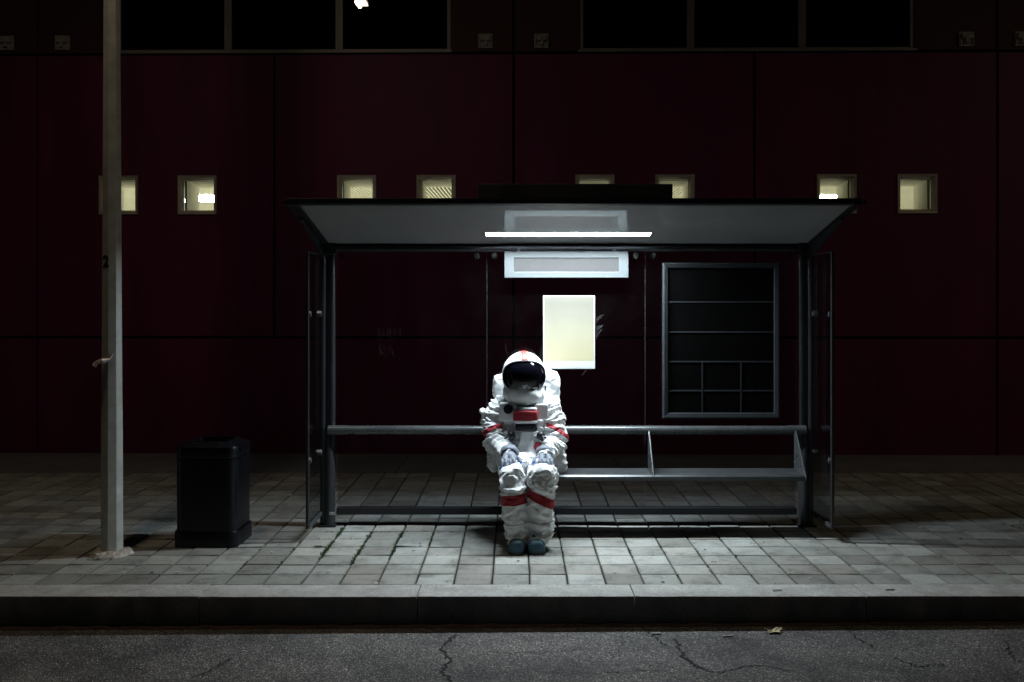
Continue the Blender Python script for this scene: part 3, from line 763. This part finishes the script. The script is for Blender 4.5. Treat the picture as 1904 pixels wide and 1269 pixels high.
# ------------------------------------------------------------------ street lamps
def lamp_post(x, y, label, lm, extras=True):
    t = empty('street_lamp', (x,y,0)); tag(t, label, 'street lamp', 'street lamps')
    mb = MB(); b = 0; ang0 = radians(22.5); n_ = 8; levels = [(0,.083),(.9,.08),(1.2,.0765),(4.06,.062),(6.95,.05)]
    for z, r in levels:
        mb.v += [(r*cos(ang0+pi/8+2*pi*k/n_), r*sin(ang0+pi/8+2*pi*k/n_), z) for k in range(n_)]
    for i in range(len(levels)-1):
        for k in range(n_): mb.f.append((i*n_+k, i*n_+(k+1)%n_, (i+1)*n_+(k+1)%n_, (i+1)*n_+k))
    mb.f.append(tuple(reversed(range(n_)))); mb.f.append(tuple((len(levels)-1)*n_+k for k in range(n_)))
    obj('pole', mb, M['pole'], t, bevel=.004)
    obj('arm', MB().tube([(0,.0,6.9),(0,-.12,7.12),(0,-.5,7.22)], [.04,.036,.032], 10), M['pole'], t)
    hd = obj('lamp_head', MB().hexa([(-.13,-1.25,7.23),(.13,-1.25,7.23),(.15,-.42,7.2),(-.15,-.42,7.2),(-.08,-1.22,7.28),(.08,-1.22,7.28),(.11,-.44,7.34),(-.11,-.44,7.34)]), M['dark'], t, bevel=.015)
    obj('lens', down_quad(-.1,.1,-1.0,-.7,lambda y_: 7.197), lm, hd)
    obj('lens', down_quad(-.1,-.04,-1.14,-1.08,lambda y_: 7.199), lm, hd)
    # mortar collar
    cb = MB(); n2 = 28; R = []
    for i, (r, z) in enumerate(((.155,.002),(.13,.024),(.1,.034),(.07,.036))):
        for k in range(n2):
            a = 2*pi*k/n2; rr = r*(1+.22*noise.noise(Vector((cos(a)*1.5,sin(a)*1.5,x))) + .06*noise.noise(Vector((cos(a)*6,sin(a)*6,i))))
            R.append((rr*cos(a)*1.05, rr*sin(a), z+.012*noise.noise(Vector((cos(a)*3,sin(a)*3,i*2.3)))*(i>0)))
    cb.v = R
    for i in range(3):
        for k in range(n2): cb.f.append((i*n2+k, i*n2+(k+1)%n2, (i+1)*n2+(k+1)%n2, (i+1)*n2+k))
    obj('mortar_collar', cb, M['mortar'], t)
    return t
lp = lamp_post(-2.965, 7.3, 'grey octagonal street lamp post numbered 2 left of the litter bin', M['lamp'])
tm = text_mesh('2', .115, bold=.003)
fy = -.083*cos(pi/8)
ang = radians(10) - pi/2 - 0.0
# number painted on the facet that faces the road
zc = P(202,496,7.23).z; rr = .0725*cos(pi/8)+.0008
fa = radians(10) + pi/8*0 + radians(-90)
best = None
for k in range(8):
    a = radians(22.5) + 2*pi*k/8 + pi/4
    if best is None or abs(((a - radians(-100)) + pi) % (2*pi) - pi) < abs(((best - radians(-100)) + pi) % (2*pi) - pi): best = a
tm.transform(Matrix.Rotation(best+pi/2,4,'Z') @ Matrix.Translation((0.008,-rr,zc)) @ Matrix.Rotation(radians(90),4,'X'))
obj('pole_number', tm, M['ink'], lp)
kn = MB(); kn.tube([(.012,-.07,1.43),(-.03,-.085,1.42),(-.075,-.085,1.405),(-.095,-.08,1.385)], [.01,.018,.014,.02], 8)
kn.tube([(.02,-.072,1.44),(.035,-.07,1.47)], [.006,.003], 6)
o = obj('tape_scrap', kn, M['tape'], lp)
for v in o.data.vertices: v.co += Vector((noise.noise(v.co*60), noise.noise(v.co*60+Vector((3,1,2))), noise.noise(v.co*60+Vector((7,5,2)))))*.008
lamp_post(10.4, 7.3, 'second street lamp post further right along the pavement', M['lamp_w'])

# ------------------------------------------------------------------ litter bin
def rrect(x, y, r, n=6):
    out = []
    for cx, cy, a0 in ((x-r,y-r,0),(-x+r,y-r,90),(-x+r,-y+r,180),(x-r,-y+r,270)):
        for k in range(n+1): a = radians(a0+90*k/n); out.append((cx+r*cos(a), cy+r*sin(a)))
    return out
def loft(levels, close_top=False, close_bottom=True):
    m_ = MB(); n_ = None
    for pts, z in levels: n_ = len(pts); m_.v += [(px,py,z) for px,py in pts]
    for i in range(len(levels)-1):
        for k in range(n_): m_.f.append((i*n_+k, i*n_+(k+1)%n_, (i+1)*n_+(k+1)%n_, (i+1)*n_+k))
    if close_bottom: m_.f.append(tuple(reversed(range(n_))))
    if close_top: m_.f.append(tuple((len(levels)-1)*n_+k for k in range(n_)))
    return m_
bn = empty('litter_bin', (-2.335,7.69,0), radians(-1.5)); tag(bn, 'black square litter bin with rounded corners beside the shelter', 'litter bin')
o = obj('plinth', loft([(rrect(.244,.228,.07),.003),(rrect(.244,.228,.07),.108),(rrect(.239,.223,.066),.12),(rrect(.225,.21,.06),.124)], True), M['bin'], bn); autosmooth(o,35)
o = obj('body', loft([(rrect(.229,.214,.062),.12),(rrect(.231,.216,.064),.66)], True), M['bin'], bn); autosmooth(o,35)
o = obj('lid', loft([(rrect(.231,.216,.064),.668),(rrect(.2318,.2168,.0645),.67),(rrect(.2318,.2168,.0645),.744),(rrect(.228,.213,.06),.752),(rrect(.15,.142,.02),.79),(rrect(.142,.134,.02),.788),(rrect(.135,.127,.02),.66)], False), M['bin'], bn); autosmooth(o,30)
for x in (-.09,.09): sub('slot', MB().box(x-.012,x+.012,-.185,-.175,.768,.777), M['bin_in'], o)
obj('liner', loft([(rrect(.134,.126,.02),.665),(rrect(.13,.12,.02),.7)], True), M['bin_in'], bn)

# ------------------------------------------------------------------ the seated person in the white suit
def evaluated(mb, mods, name='body'):
    me = mesh_of(mb, name); o = bpy.data.objects.new('tmp', me); COL.objects.link(o)
    for t_, kw in mods:
        m_ = o.modifiers.new(t_, t_)
        for k_, v_ in kw.items(): setattr(m_, k_, v_)
    dg = bpy.context.evaluated_depsgraph_get(); dg.update()
    r = bpy.data.meshes.new_from_object(o.evaluated_get(dg)); bpy.data.objects.remove(o); return r

pe = empty('person', (.06, 7.6, 0)); tag(pe, 'person in white spacesuit and dark visor helmet sitting on the bench', 'person')
hipL, hipR = Vector((-.03,7.95,.6)), Vector((.17,7.95,.6))
kneeL, kneeR = Vector((-.035,7.44,.52)), Vector((.195,7.44,.525))
ankL, ankR = Vector((.0,7.42,.12)), Vector((.168,7.44,.12))
shL, shR = Vector((-.115,8.0,1.005)), Vector((.262,8.0,1.0))
ubL, ubR = Vector((-.194,7.96,.9)), Vector((.303,7.96,.9))
elL, elR = Vector((-.17,7.88,.735)), Vector((.314,7.88,.74))
wrL, wrR = Vector((-.052,7.63,.668)), Vector((.215,7.63,.668))
b = MB()
b.ell((.07,7.97,.62),(.2,.16,.16)); b.ell((.07,7.98,.78),(.187,.15,.2)); b.ell((.07,7.99,.93),(.202,.145,.17)); b.ell((.07,7.99,1.04),(.15,.12,.1))
b.capsule(shL,.085,shR,.085); b.capsule((.07,7.99,1.0),.1,(.065,7.95,1.14),.115)
for hp,kn_,an in ((hipL,kneeL,ankL),(hipR,kneeR,ankR)):
    s = 1 if kn_ is kneeR else 0
    b.capsule(hp,.115,kn_,.094 if not s else .102); mid = kn_.lerp(an,.45)
    b.capsule(kn_,.092 if not s else .104,mid,.096); b.capsule(mid,.096,an,.098 if not s else .094)
    b.ell(an+Vector((0,.0,-.02)),(.1,.11,.045))
b.ell(kneeR+Vector((.03,-.0,.01)),(.09,.1,.085)); b.ell((.232,7.42,.19),(.055,.06,.06))      # sagging cloth at the knee and calf
for s_,u_,e_,w_ in ((shL,ubL,elL,wrL),(shR,ubR,elR,wrR)):
    b.capsule(s_,.088,u_,.09); b.capsule(u_,.09,e_,.078); b.capsule(e_,.076,e_.lerp(w_,.55),.07); b.capsule(e_.lerp(w_,.55),.07,w_,.05)
b.ell((-.248,7.96,.955),(.05,.05,.028),Matrix.Rotation(radians(20),3,'Y'))                     # flap at the shoulder
# hem of the jacket spreading over the seat
b.ell((-.185,7.97,.58),(.055,.1,.1)); b.ell((.335,7.96,.57),(.075,.1,.1),Matrix.Rotation(radians(-18),3,'Y')); b.ell((.07,7.98,.56),(.24,.15,.08))
# cloth edge across the lap
b.ell((.075,7.7,.63),(.07,.16,.055))
body_me = evaluated(b, [('REMESH',dict(mode='VOXEL',voxel_size=.0058)),('SMOOTH',dict(factor=.5,iterations=4))])
segs = [(hipL,kneeL,.11),(kneeL,ankL,.095),(hipR,kneeR,.11),(kneeR,ankR,.1),(shL,ubL,.09),(ubL,elL,.085),(elL,wrL,.07),(shR,ubR,.09),(ubR,elR,.085),(elR,wrR,.07),(Vector((.07,7.98,.55)),Vector((.07,7.99,1.08)),.19)]
jnt = [kneeL,kneeR,elL,elR,shL,shR,ankL,ankR,wrL,wrR,hipL,hipR]
def near_seg(p):
    bi = None
    for i,(a,c,r) in enumerate(segs):
        d = c-a; t = max(0,min(1,(p-a).dot(d)/d.length_squared)); e = (p-(a+d*t)).length/r
        if bi is None or e < bi[0]: bi = (e,i,t)
    return bi
def rid(v): return max(-.7, 1-abs(v)*2.9)
newco = []
for v in body_me.vertices:
    p = v.co.copy(); e,i,t = near_seg(p); ax = (segs[i][1]-segs[i][0]).normalized()
    jn = max(math.exp(-((p-j).length/.13)**2) for j in jnt)
    w = Vector((noise.noise(p*7), noise.noise(p*7+Vector((9,2,4))), noise.noise(p*7+Vector((3,8,1)))))*.05
    q = p + w; al = q.dot(ax)
    f1 = rid(noise.noise(q*5.5 + ax*al*11))                 # folds running across the limb
    f2 = rid(noise.noise(q*11 + ax*al*14 + Vector((5,3,1))))
    f3 = rid(noise.noise(q*4 + Vector((11,3,7))))
    f4 = rid(noise.noise(q*19 + ax*al*17 + Vector((2,9,6))))
    hgt = .013*f3 + (.006+.021*jn)*f1 + (.005+.007*jn)*f2 + (.0015+.0012*jn)*f4 - .0105
    cr = max(0, 1-abs(noise.noise(q*6 + ax*al*6 + Vector((8,1,3))))*8) + .7*max(0, 1-abs(noise.noise(q*9 + ax*al*13 + Vector((1,7,2))))*7)
    hgt -= (.006+.007*jn)*cr
    newco.append(p + v.normal*hgt)
for v, c in zip(body_me.vertices, newco):
    c.z = max(c.z, .045 if c.y < 7.6 else c.z); v.co = c
body_me.polygons.foreach_set('use_smooth', [True]*len(body_me.polygons)); body_me.update()

def extract(me, test, off, name, mat, parent, planes=()):
    """a band of cloth lying on the body surface"""
    idx = {}; m_ = MB()
    for p in me.polygons:
        c = p.center
        if not test(c, p.normal): continue
        f = []
        for vi in p.vertices:
            if vi not in idx:
                idx[vi] = len(m_.v); v = me.vertices[vi]; m_.v.append(tuple(v.co + v.normal*off))
            f.append(idx[vi])
        m_.f.append(tuple(f))
    if not m_.f: return None
    me2 = bpy.data.meshes.new(name); me2.from_pydata(m_.v, [], m_.f)
    bm = bmesh.new(); bm.from_mesh(me2)
    for co, no in planes:                     # trim to clean straight edges, keep the side the normal points away from
        bmesh.ops.bisect_plane(bm, geom=bm.verts[:]+bm.edges[:]+bm.faces[:], plane_co=co, plane_no=no, clear_outer=True)
    bm.to_mesh(me2); bm.free(); me2.polygons.foreach_set('use_smooth',[True]*len(me2.polygons))
    o = obj(name, me2, mat); md = o.modifiers.new('s','SOLIDIFY'); md.thickness = off*1.2; md.offset = -1
    md2 = o.modifiers.new('sm','SMOOTH'); md2.iterations = 2
    to_parent(o, parent); return o
def band(seg_i, t0, t1, slant, keep=lambda p: True):
    a, c, r = segs[seg_i]; d = c-a; n_ = d/d.length_squared + slant
    def f(p, nrm):
        e, i, t = near_seg(p)
        return i in (seg_i-1, seg_i, seg_i+1) and keep(p) and e < 1.7 and t0-.12 < n_.dot(p-a) < t1+.12
    nn = n_/n_.length_squared
    return f, ((a+nn*t1, n_), (a+nn*t0, -n_))
for sg_, t0, t1, sl_, kp, nm in ((1,.27,.455,Vector((0,0,0)),lambda p: p.x < .085,'leg_band'),(3,.28,.455,Vector((-.95,0,0)),lambda p: p.x > .075,'leg_band'),
                             (5,.4,.62,Vector((1.6,0,0)),lambda p: p.x < -.09,'arm_band'),(8,.42,.62,Vector((-3.2,0,0)),lambda p: p.x > .2,'arm_band')):
    f_, pl_ = band(sg_, t0, t1, sl_, kp)
    extract(body_me, f_, .004, nm, M['red'], pe, pl_)
for sg_, t0, sl_, kp in ((0,.8,Vector((0,0,0)),lambda p: p.x < .085),(2,.82,Vector((0,0,0)),lambda p: p.x > .075),(1,.8,Vector((0,0,0)),lambda p: p.x < .085),(3,.78,Vector((0,0,0)),lambda p: p.x > .075),
                          (6,.45,Vector((0,0,0)),lambda p: p.x < -.02),(9,.45,Vector((0,0,0)),lambda p: p.x > .16),(5,.02,Vector((0,0,0)),lambda p: p.x < -.09),(8,.02,Vector((0,0,0)),lambda p: p.x > .2)):
    f_, pl_ = band(sg_, t0, t0+.02, sl_, kp)
    extract(body_me, f_, .0025, 'seam', M['seam'], pe, pl_)
to_parent(obj('body', body_me, M['suit']), pe)

# backpack
b = MB(); b.ell((.108,8.14,1.07),(.25,.065,.225),pw=.35,seg=28,rings=18); b.ell((-.145,8.11,1.155),(.045,.05,.1),pw=.5); b.ell((.31,8.06,.85),(.06,.05,.16),pw=.5)
bp_me = evaluated(b, [('REMESH',dict(mode='VOXEL',voxel_size=.008)),('SMOOTH',dict(factor=.5,iterations=3))])
for v in bp_me.vertices:
    p = v.co; f = rid(noise.noise(Vector((p.x*9,p.y*9,p.z*5))+Vector((4,4,4)))); f2 = rid(noise.noise(Vector((p.x*16,p.y*8,p.z*20))))
    v.co = p + v.normal*(.008*f+.005*f2-.004)
bp_me.polygons.foreach_set('use_smooth',[True]*len(bp_me.polygons))
to_parent(obj('backpack', bp_me, M['suit2']), pe)

# helmet: shell and visor share one boundary so the opening is real
HC = Vector((.059,7.92,1.264)); HR = (.174,.19,.187); HM = Matrix.Rotation(radians(3),3,'Z') @ Matrix.Rotation(radians(0.5),3,'X')
NPH = 64
def bound(ph):
    cx, cz = abs(cos(ph)), abs(sin(ph)); a, c = .945, .64; e = 2.5
    r = ((cx/a)**e + (cz/c)**e)**(-1/e); return math.asin(min(.985, r))
def hp(th, ph, k=1.0, push=0):
    v = Vector((sin(th)*cos(ph)*HR[0]*k, -cos(th)*HR[1]*k-push, sin(th)*sin(ph)*HR[2]*k)); return HC + HM @ v
sh_ = MB(); NT = 22
for i in range(NT+1):
    for k in range(NPH):
        ph = 2*pi*k/NPH; tb = bound(ph); th = tb + (pi*.985-tb)*i/NT
        sh_.v.append(tuple(hp(th,ph)))
for i in range(NT):
    for k in range(NPH): sh_.f.append((i*NPH+k, i*NPH+(k+1)%NPH, (i+1)*NPH+(k+1)%NPH, (i+1)*NPH+k))
sme = mesh_of(sh_, 'helmet_shell', True)
hs_ = to_parent(obj('helmet', sme, M['shell']), pe); md = hs_.modifiers.new('s','SOLIDIFY'); md.thickness = .008
ri = Matrix(HM).inverted()
def on_stripe(p, n_):
    q = ri @ (p-HC); return abs(q.x) < .06 and q.z > .05
st = extract(sme, on_stripe, .006, 'helmet_stripe', M['orange'], pe, [(HC + HM @ Vector((.026,0,0)), HM @ Vector((1,0,0))), (HC + HM @ Vector((-.026,0,0)), HM @ Vector((-1,0,0)))])
vi = MB(); NV = 14
vi.v.append(tuple(hp(0,0,.97,.012)))
for i in range(1,NV+1):
    for k in range(NPH):
        ph = 2*pi*k/NPH; t = i/NV; vi.v.append(tuple(hp(bound(ph)*t*1.01, ph, .97, .012*(1-t*t))))
for k in range(NPH): vi.f.append((0,1+k,1+(k+1)%NPH))
for i in range(NV-1):
    for k in range(NPH): vi.f.append((1+i*NPH+k,1+(i+1)*NPH+k,1+(i+1)*NPH+(k+1)%NPH,1+i*NPH+(k+1)%NPH))
to_parent(obj('visor', vi, M['visor'], smooth=True), pe)
rm = MB(); pts = [hp(bound(2*pi*k/NPH),2*pi*k/NPH,.998) for k in range(NPH+1)]
rm.tube(pts, .0065, 8, False); to_parent(obj('visor_rim', rm, M['rubber'], smooth=True), pe)
# soft collar under the helmet
cl = MB(); n_ = 56
for i,(rx,ry,z,dy) in enumerate(((.158,.17,1.17,0),(.166,.178,1.145,-.004),(.17,.176,1.11,-.006),(.16,.165,1.075,-.004),(.135,.14,1.045,.0),(.11,.12,1.03,.01))):
    for k in range(n_):
        a = 2*pi*k/n_; q = Vector((cos(a)*2.2,sin(a)*2.2,i*.55)); r = 1+.075*noise.noise(q*1.3)+.055*rid(noise.noise(Vector((cos(a)*2.6,sin(a)*2.6,i*.5+cos(a)*1.4))))-.03
        cl.v.append((HC.x+rx*cos(a)*r, 7.935+dy+ry*sin(a)*r, z+.016*noise.noise(q*1.7+Vector((3,3,3))) - .012*cos(a)))
for i in range(5):
    for k in range(n_): cl.f.append((i*n_+k,i*n_+(k+1)%n_,(i+1)*n_+(k+1)%n_,(i+1)*n_+k))
o = obj('collar', cl, M['suit'], smooth=True); md = o.modifiers.new('ss','SUBSURF'); md.levels = 1; md.render_levels = 1; to_parent(o, pe)
to_parent(obj('latch', MB().tube([(.227,7.85,1.185),(.228,7.845,1.145)],.006,8), M['chrome']), pe)

# chest kit
def rbox(c, r, pw=.32, seg=24, rings=14): return MB().ell(c, r, None, seg, rings, pw)
CY = 7.81
q = to_parent(obj('chest_pouch', rbox((.072,CY-.025,.957),(.098,.05,.042)), M['red'], smooth=True), pe)
o = obj('pouch_strip', rbox((.072,CY-.045,.912),(.088,.035,.011)), M['suit2'], smooth=True); o.parent = q; o.matrix_parent_inverse = Matrix.Identity(4); o.parent = pe; to_parent(o, pe)
to_parent(obj('pouch_flap', rbox((.085,CY-.01,1.005),(.075,.05,.016)), M['suit2'], smooth=True), pe)
to_parent(obj('chest_box', rbox((.078,CY-.02,.866),(.086,.05,.034),.3), M['rubber'], smooth=True), pe)
d = MB().tube([(-.064,CY-.012,1.005),(-.064,CY+.03,1.0)], .037, 28); o = obj('chest_disc', d, M['rubber']); autosmooth(o); to_parent(o, pe)
to_parent(obj('chest_patch', rbox((.195,CY+.012,.985),(.055,.02,.06),.25), M['suit2'], smooth=True), pe)
to_parent(obj('chest_patch', rbox((-.075,CY+.022,.98),(.06,.02,.075),.25), M['suit2'], smooth=True), pe)
# centre flap
fl = MB(); rows_ = []
for i,(z,y_) in enumerate(((.84,CY-.02),(.77,CY-.025),(.72,CY-.035),(.68,CY-.06),(.645,CY-.08))):
    hw = .038+.012*i
    for k in range(7):
        s = k/6*2-1; fl.v.append((.078+hw*s, y_+.012*s*s+.008*noise.noise(Vector((s*2,z*9,1))), z))
for i in range(4):
    for k in range(6): fl.f.append((i*7+k,i*7+k+1,(i+1)*7+k+1,(i+1)*7+k))
o = obj('front_flap', fl, M['suit'], smooth=True); md = o.modifiers.new('s','SOLIDIFY'); md.thickness=.012; md=o.modifiers.new('b','SUBSURF'); md.levels=md.render_levels=1; to_parent(o, pe)
# connectors with short hoses and pins
for x, s in ((-.04,-1),(.19,1)):
    m_ = MB(); m_.ell((x,CY-.03,.8),(.032,.032,.034)); m_.tube([(x,CY-.03,.8),(x+.018*s,CY-.05,.785),(x+.045*s,CY-.035,.765)],.02,12); m_.ell((x+.03*s,CY-.04,.745),(.025,.03,.03))
    h_ = obj('hose_connector', m_, M['rubber'], smooth=True); to_parent(h_, pe)
    to_parent(obj('connector_pin', MB().tube([(x+.05*s-.012,CY-.075,.765),(x+.02*s,CY-.085,.795)],.0045,8), M['chrome']), pe)
d = MB().tube([(.168,CY-.06,.715),(.172,CY-.03,.72)], .034, 24); o = obj('red_dial', d, M['red']); autosmooth(o); to_parent(o, pe)

# gloves
def glove(w, s):
    """s=-1 left in the picture, +1 right; palm rests on the thigh, fingers curl over it"""
    m_ = MB(); F_ = Vector((.1*s,-1,-.42)).normalized(); side = Vector((1,.1*s,0)).normalized()
    w0 = w + Vector((0,-.02,-.004)); palm = w0 + F_*.06
    m_.capsule(w + Vector((0,.03,.012)), .05, w0, .045, flat=.75); m_.capsule(w0 + side*.022, .03, palm + side*.03, .025); m_.capsule(w0 - side*.022, .03, palm - side*.03, .025)
    tips = []
    for k, L_ in enumerate((.078,.092,.086,.068)):
        o_ = (-.042+.028*k)
        if s > 0: o_ = -o_
        base = palm + side*o_*1.05 + Vector((0,0,.006)); spread = side*o_*.3
        p1 = base + (F_+spread*3)*L_*.45; p2 = p1 + (F_+Vector((0,.1,-.75))+spread*2).normalized()*L_*.38; p3 = p2 + (F_+Vector((0,.4,-1.5))).normalized()*L_*.34
        m_.capsule(base,.0145,p1,.0132,10); m_.capsule(p1,.0132,p2,.0122,10); m_.capsule(p2,.0122,p3,.0112,10); tips.append((p2,p3))
    tb = w0 + side*(-s)*.04 + F_*.012
    t1 = tb + Vector((-s*.034,-.034,-.006)); t2 = t1 + Vector((-s*.012,-.036,-.02))
    m_.capsule(tb,.018,t1,.0155,10); m_.capsule(t1,.0155,t2,.013,10); tips.append((t1.lerp(t2,.3),t2))
    me = evaluated(m_, [('REMESH',dict(mode='VOXEL',voxel_size=.0034)),('SMOOTH',dict(factor=.5,iterations=2))], 'glove')
    me.polygons.foreach_set('use_smooth',[True]*len(me.polygons))
    gl = to_parent(obj('glove', me, M['glove']), pe)
    for a, c in tips:
        d_ = (c-a); tp = MB().capsule(a+d_*.6,.0132,c+d_.normalized()*.002,.0122,10)
        o = obj('fingertip', tp, M['blue'], smooth=True); o.parent = gl
    cf = MB(); n_ = 26
    for i,(dy,r) in enumerate(((.05,.066),(.03,.069),(.012,.066),(-.004,.052))):
        for k in range(n_):
            a = 2*pi*k/n_; r2 = r*(1+.1*noise.noise(Vector((cos(a)*2,sin(a)*2,i*.8+s*3))))
            cf.v.append((w.x+r2*cos(a), w.y+dy-.3*r2*sin(a)*.2, w.z+dy*.35+r2*.85*sin(a)))
    for i in range(3):
        for k in range(n_): cf.f.append((i*n_+k,i*n_+(k+1)%n_,(i+1)*n_+(k+1)%n_,(i+1)*n_+k))
    o = obj('cuff', cf, M['glove'], smooth=True); o.parent = gl; md = o.modifiers.new('s','SOLIDIFY'); md.thickness = .005
glove(wrL+Vector((0,-.018,.006)),-1); glove(wrR+Vector((0,-.018,.006)),1)

# boots
for x, y_ in ((.004,7.4),(.148,7.395)):
    m_ = MB(); m_.ell((x,y_-.055,.035),(.066,.105,.075),pw=.75); m_.ell((x,y_+.06,.05),(.058,.1,.09),pw=.75); m_.ell((x,y_-.1,.045),(.063,.058,.06),pw=.8)
    me = evaluated(m_, [('REMESH',dict(mode='VOXEL',voxel_size=.006)),('SMOOTH',dict(factor=.5,iterations=3))],'boot')
    for v in me.vertices: v.co.z = max(v.co.z, .006)
    me.polygons.foreach_set('use_smooth',[True]*len(me.polygons))
    bt = to_parent(obj('boot', me, M['boot']), pe)
    so = MB(); 
    o = obj('sole', loft([([(x+a*.98, y_-.02+b_*1.0) for a,b_ in rrect(.067,.145,.064,8)],.0035),([(x+a, y_-.02+b_) for a,b_ in rrect(.067,.145,.064,8)],.02)], True), M['rubber']); o.parent = bt
    st_ = MB(); pts = [(x+.066*cos(t), y_-.03-.025*sin(t)-.03, .06+.052*sin(t)) for t in [pi*k/10 for k in range(11)]]
    st_.tube(pts, .005, 6); o = obj('strap', st_, M['suit2'], smooth=True); o.parent = bt

# ------------------------------------------------------------------ small things on the ground
def leaf(x, y, rz):
    z = road_z(x)+.003
    t = empty('fallen_leaf', (x,y,z), rz); tag(t, 'dry yellow leaf lying on the asphalt near the kerb', 'leaf')
    out = []; n_ = 40
    for k in range(n_):
        a = 2*pi*k/n_; r = .032*(1+.45*abs(cos(a*2.5))**1.5-.25*abs(sin(a*5))); out.append((r*1.35*cos(a), r*sin(a), .006+.014*abs(cos(a))**2+.006*sin(a*3)))
    m_ = MB(); m_.v = [(0,0,.004)] + out; m_.f = [(0,1+k,1+(k+1)%n_) for k in range(n_)]
    o = obj('blade', m_, M['leafm'], t); md = o.modifiers.new('s','SOLIDIFY'); md.thickness = .0012
    obj('stalk', MB().tube([(.04,0,.012),(.07,.01,.008),(.09,.005,.004)],.0016,6), M['leafm'], t)
lx, ly, _ = roadpt(1438,1179); leaf(lx, ly, .3)

mb = MB(); rnd = random.Random(4)
def tuft(x, y, s, n_):
    for _ in range(n_):
        a = rnd.uniform(0,2*pi); r = rnd.uniform(0,s); bx_, by_ = x+r*cos(a), y+r*sin(a); h = rnd.uniform(.3,1)*s*.9; w = s*.28
        a2 = rnd.uniform(0,2*pi); lean = rnd.uniform(0,.8)*h
        mb.poly([(bx_-w*sin(a2)*.5,by_+w*cos(a2)*.5,-.006),(bx_+w*sin(a2)*.5,by_-w*cos(a2)*.5,-.006),(bx_+lean*cos(a2),by_+lean*sin(a2),h)])
for X0_, ya, yb_, dens in ((-1.411,7.15,8.1,1),(-1.161,7.0,8.0,.9),(-.911,7.15,8.05,.9),(-.661,7.5,8.0,.4),(.589,7.3,7.75,.25),(.839,7.2,7.75,.3),(1.089,7.2,7.75,.3),(1.339,7.2,7.75,.35),(1.589,7.2,7.75,.3),(.339,7.2,7.7,.2),(-1.911,6.9,7.5,.25),(-1.661,6.9,7.7,.3),(-2.161,6.9,7.4,.2)):
    y_ = ya
    while y_ < yb_:
        nv = noise.noise(Vector((X0_*3,y_*5,2)))
        if rnd.random() < dens*(.75+nv): tuft(X0_+rnd.uniform(-.008,.008), y_, rnd.uniform(.009,.024)*(1 if dens>.5 else .6), 16)
        y_ += .012
for Y0_, xa, xb, dens in ((8.0,-1.5,-.6,.8),(7.75,-1.6,-1.2,.5),(7.5,-1.55,-1.3,.6)):
    x = xa
    while x < xb:
        if rnd.random() < dens*(.6+noise.noise(Vector((x*4,Y0_,7)))): tuft(x, Y0_+rnd.uniform(-.006,.006), rnd.uniform(.006,.014), 12)
        x += .012
for _ in range(70): tuft(-3.0+rnd.gauss(.0,.04), 7.12+rnd.gauss(0,.012), .01, 8)
for _ in range(60): tuft(-1.49+rnd.gauss(0,.02), 7.5+rnd.gauss(0,.008), .014, 6)
for _ in range(90): tuft(4.25+rnd.gauss(0,.14), 8.05+rnd.gauss(0,.2), .022, 6)
o = obj('moss', mb, M['moss'], kind='stuff'); tag(o, 'green moss and weeds growing in the paving joints', 'moss')
mb = MB()
spots = [(505,1029,.012),(612,1064,.014),(1036,1088,.012),(700,1087,.016),(1143,1066,.01),(1318,1061,.012),(1220,1017,.013),(1290,1010,.01),(1507,1077,.011),(1712,982,.014),(540,922,.02),(655,1088,.008),(230,1066,.01),(372,1083,.008),(330,1066,.012),(945,1092,.006),(1400,1057,.007),(1360,1012,.008),(880,1006,.008),(1230,1075,.008),(190,985,.008),(60,905,.01)]
for px, py, s in spots:
    y_ = F*CAMZ/(py-562); x = (px-960)*y_/F; a = rnd.uniform(0,pi); n_ = 6
    pts = [(x+s*rnd.uniform(.5,1)*cos(2*pi*k/n_)*1.2, y_+s*rnd.uniform(.4,.9)*sin(2*pi*k/n_), .006) for k in range(n_)]
    mb.prism(pts, (0,0,.004))
gum = MB()
for _ in range(90):
    x = rnd.uniform(-4.2,4.2); y_ = rnd.uniform(6.3,8.1); s_ = rnd.choice((.004,.005,.006,.008,.011)); n_ = 8
    if y_ < 6.5 and s_ > .008: continue
    a0 = rnd.uniform(0,6); pts = [(x+s_*rnd.uniform(.7,1.1)*cos(2*pi*k/n_+a0)*1.15, y_+s_*rnd.uniform(.6,1)*sin(2*pi*k/n_+a0), .0035) for k in range(n_)]
    gum.prism(pts, (0,0,.0018))
o = obj('chewing_gum', gum, M['gum'], kind='stuff'); tag(o, 'dark trodden gum spots and grit on the pavers', 'gum')
for px, py in ((1440+560//100,1101),(1655,1100),(1220,1182),(1353,1187)):
    road_ = py > 1150; y_ = F*(CAMZ+(.184 if road_ else 0))/(py-562); x = (px-960)*y_/F; z = (road_z(x) if road_ else .006)+.006
    mb.tube([(x-.03,y_,z),(x+.03,y_+.006,z)], .005, 7)
o = obj('litter', mb, M['litter'], kind='stuff'); tag(o, 'tiny pale scraps of litter scattered over pavement and road', 'litter')
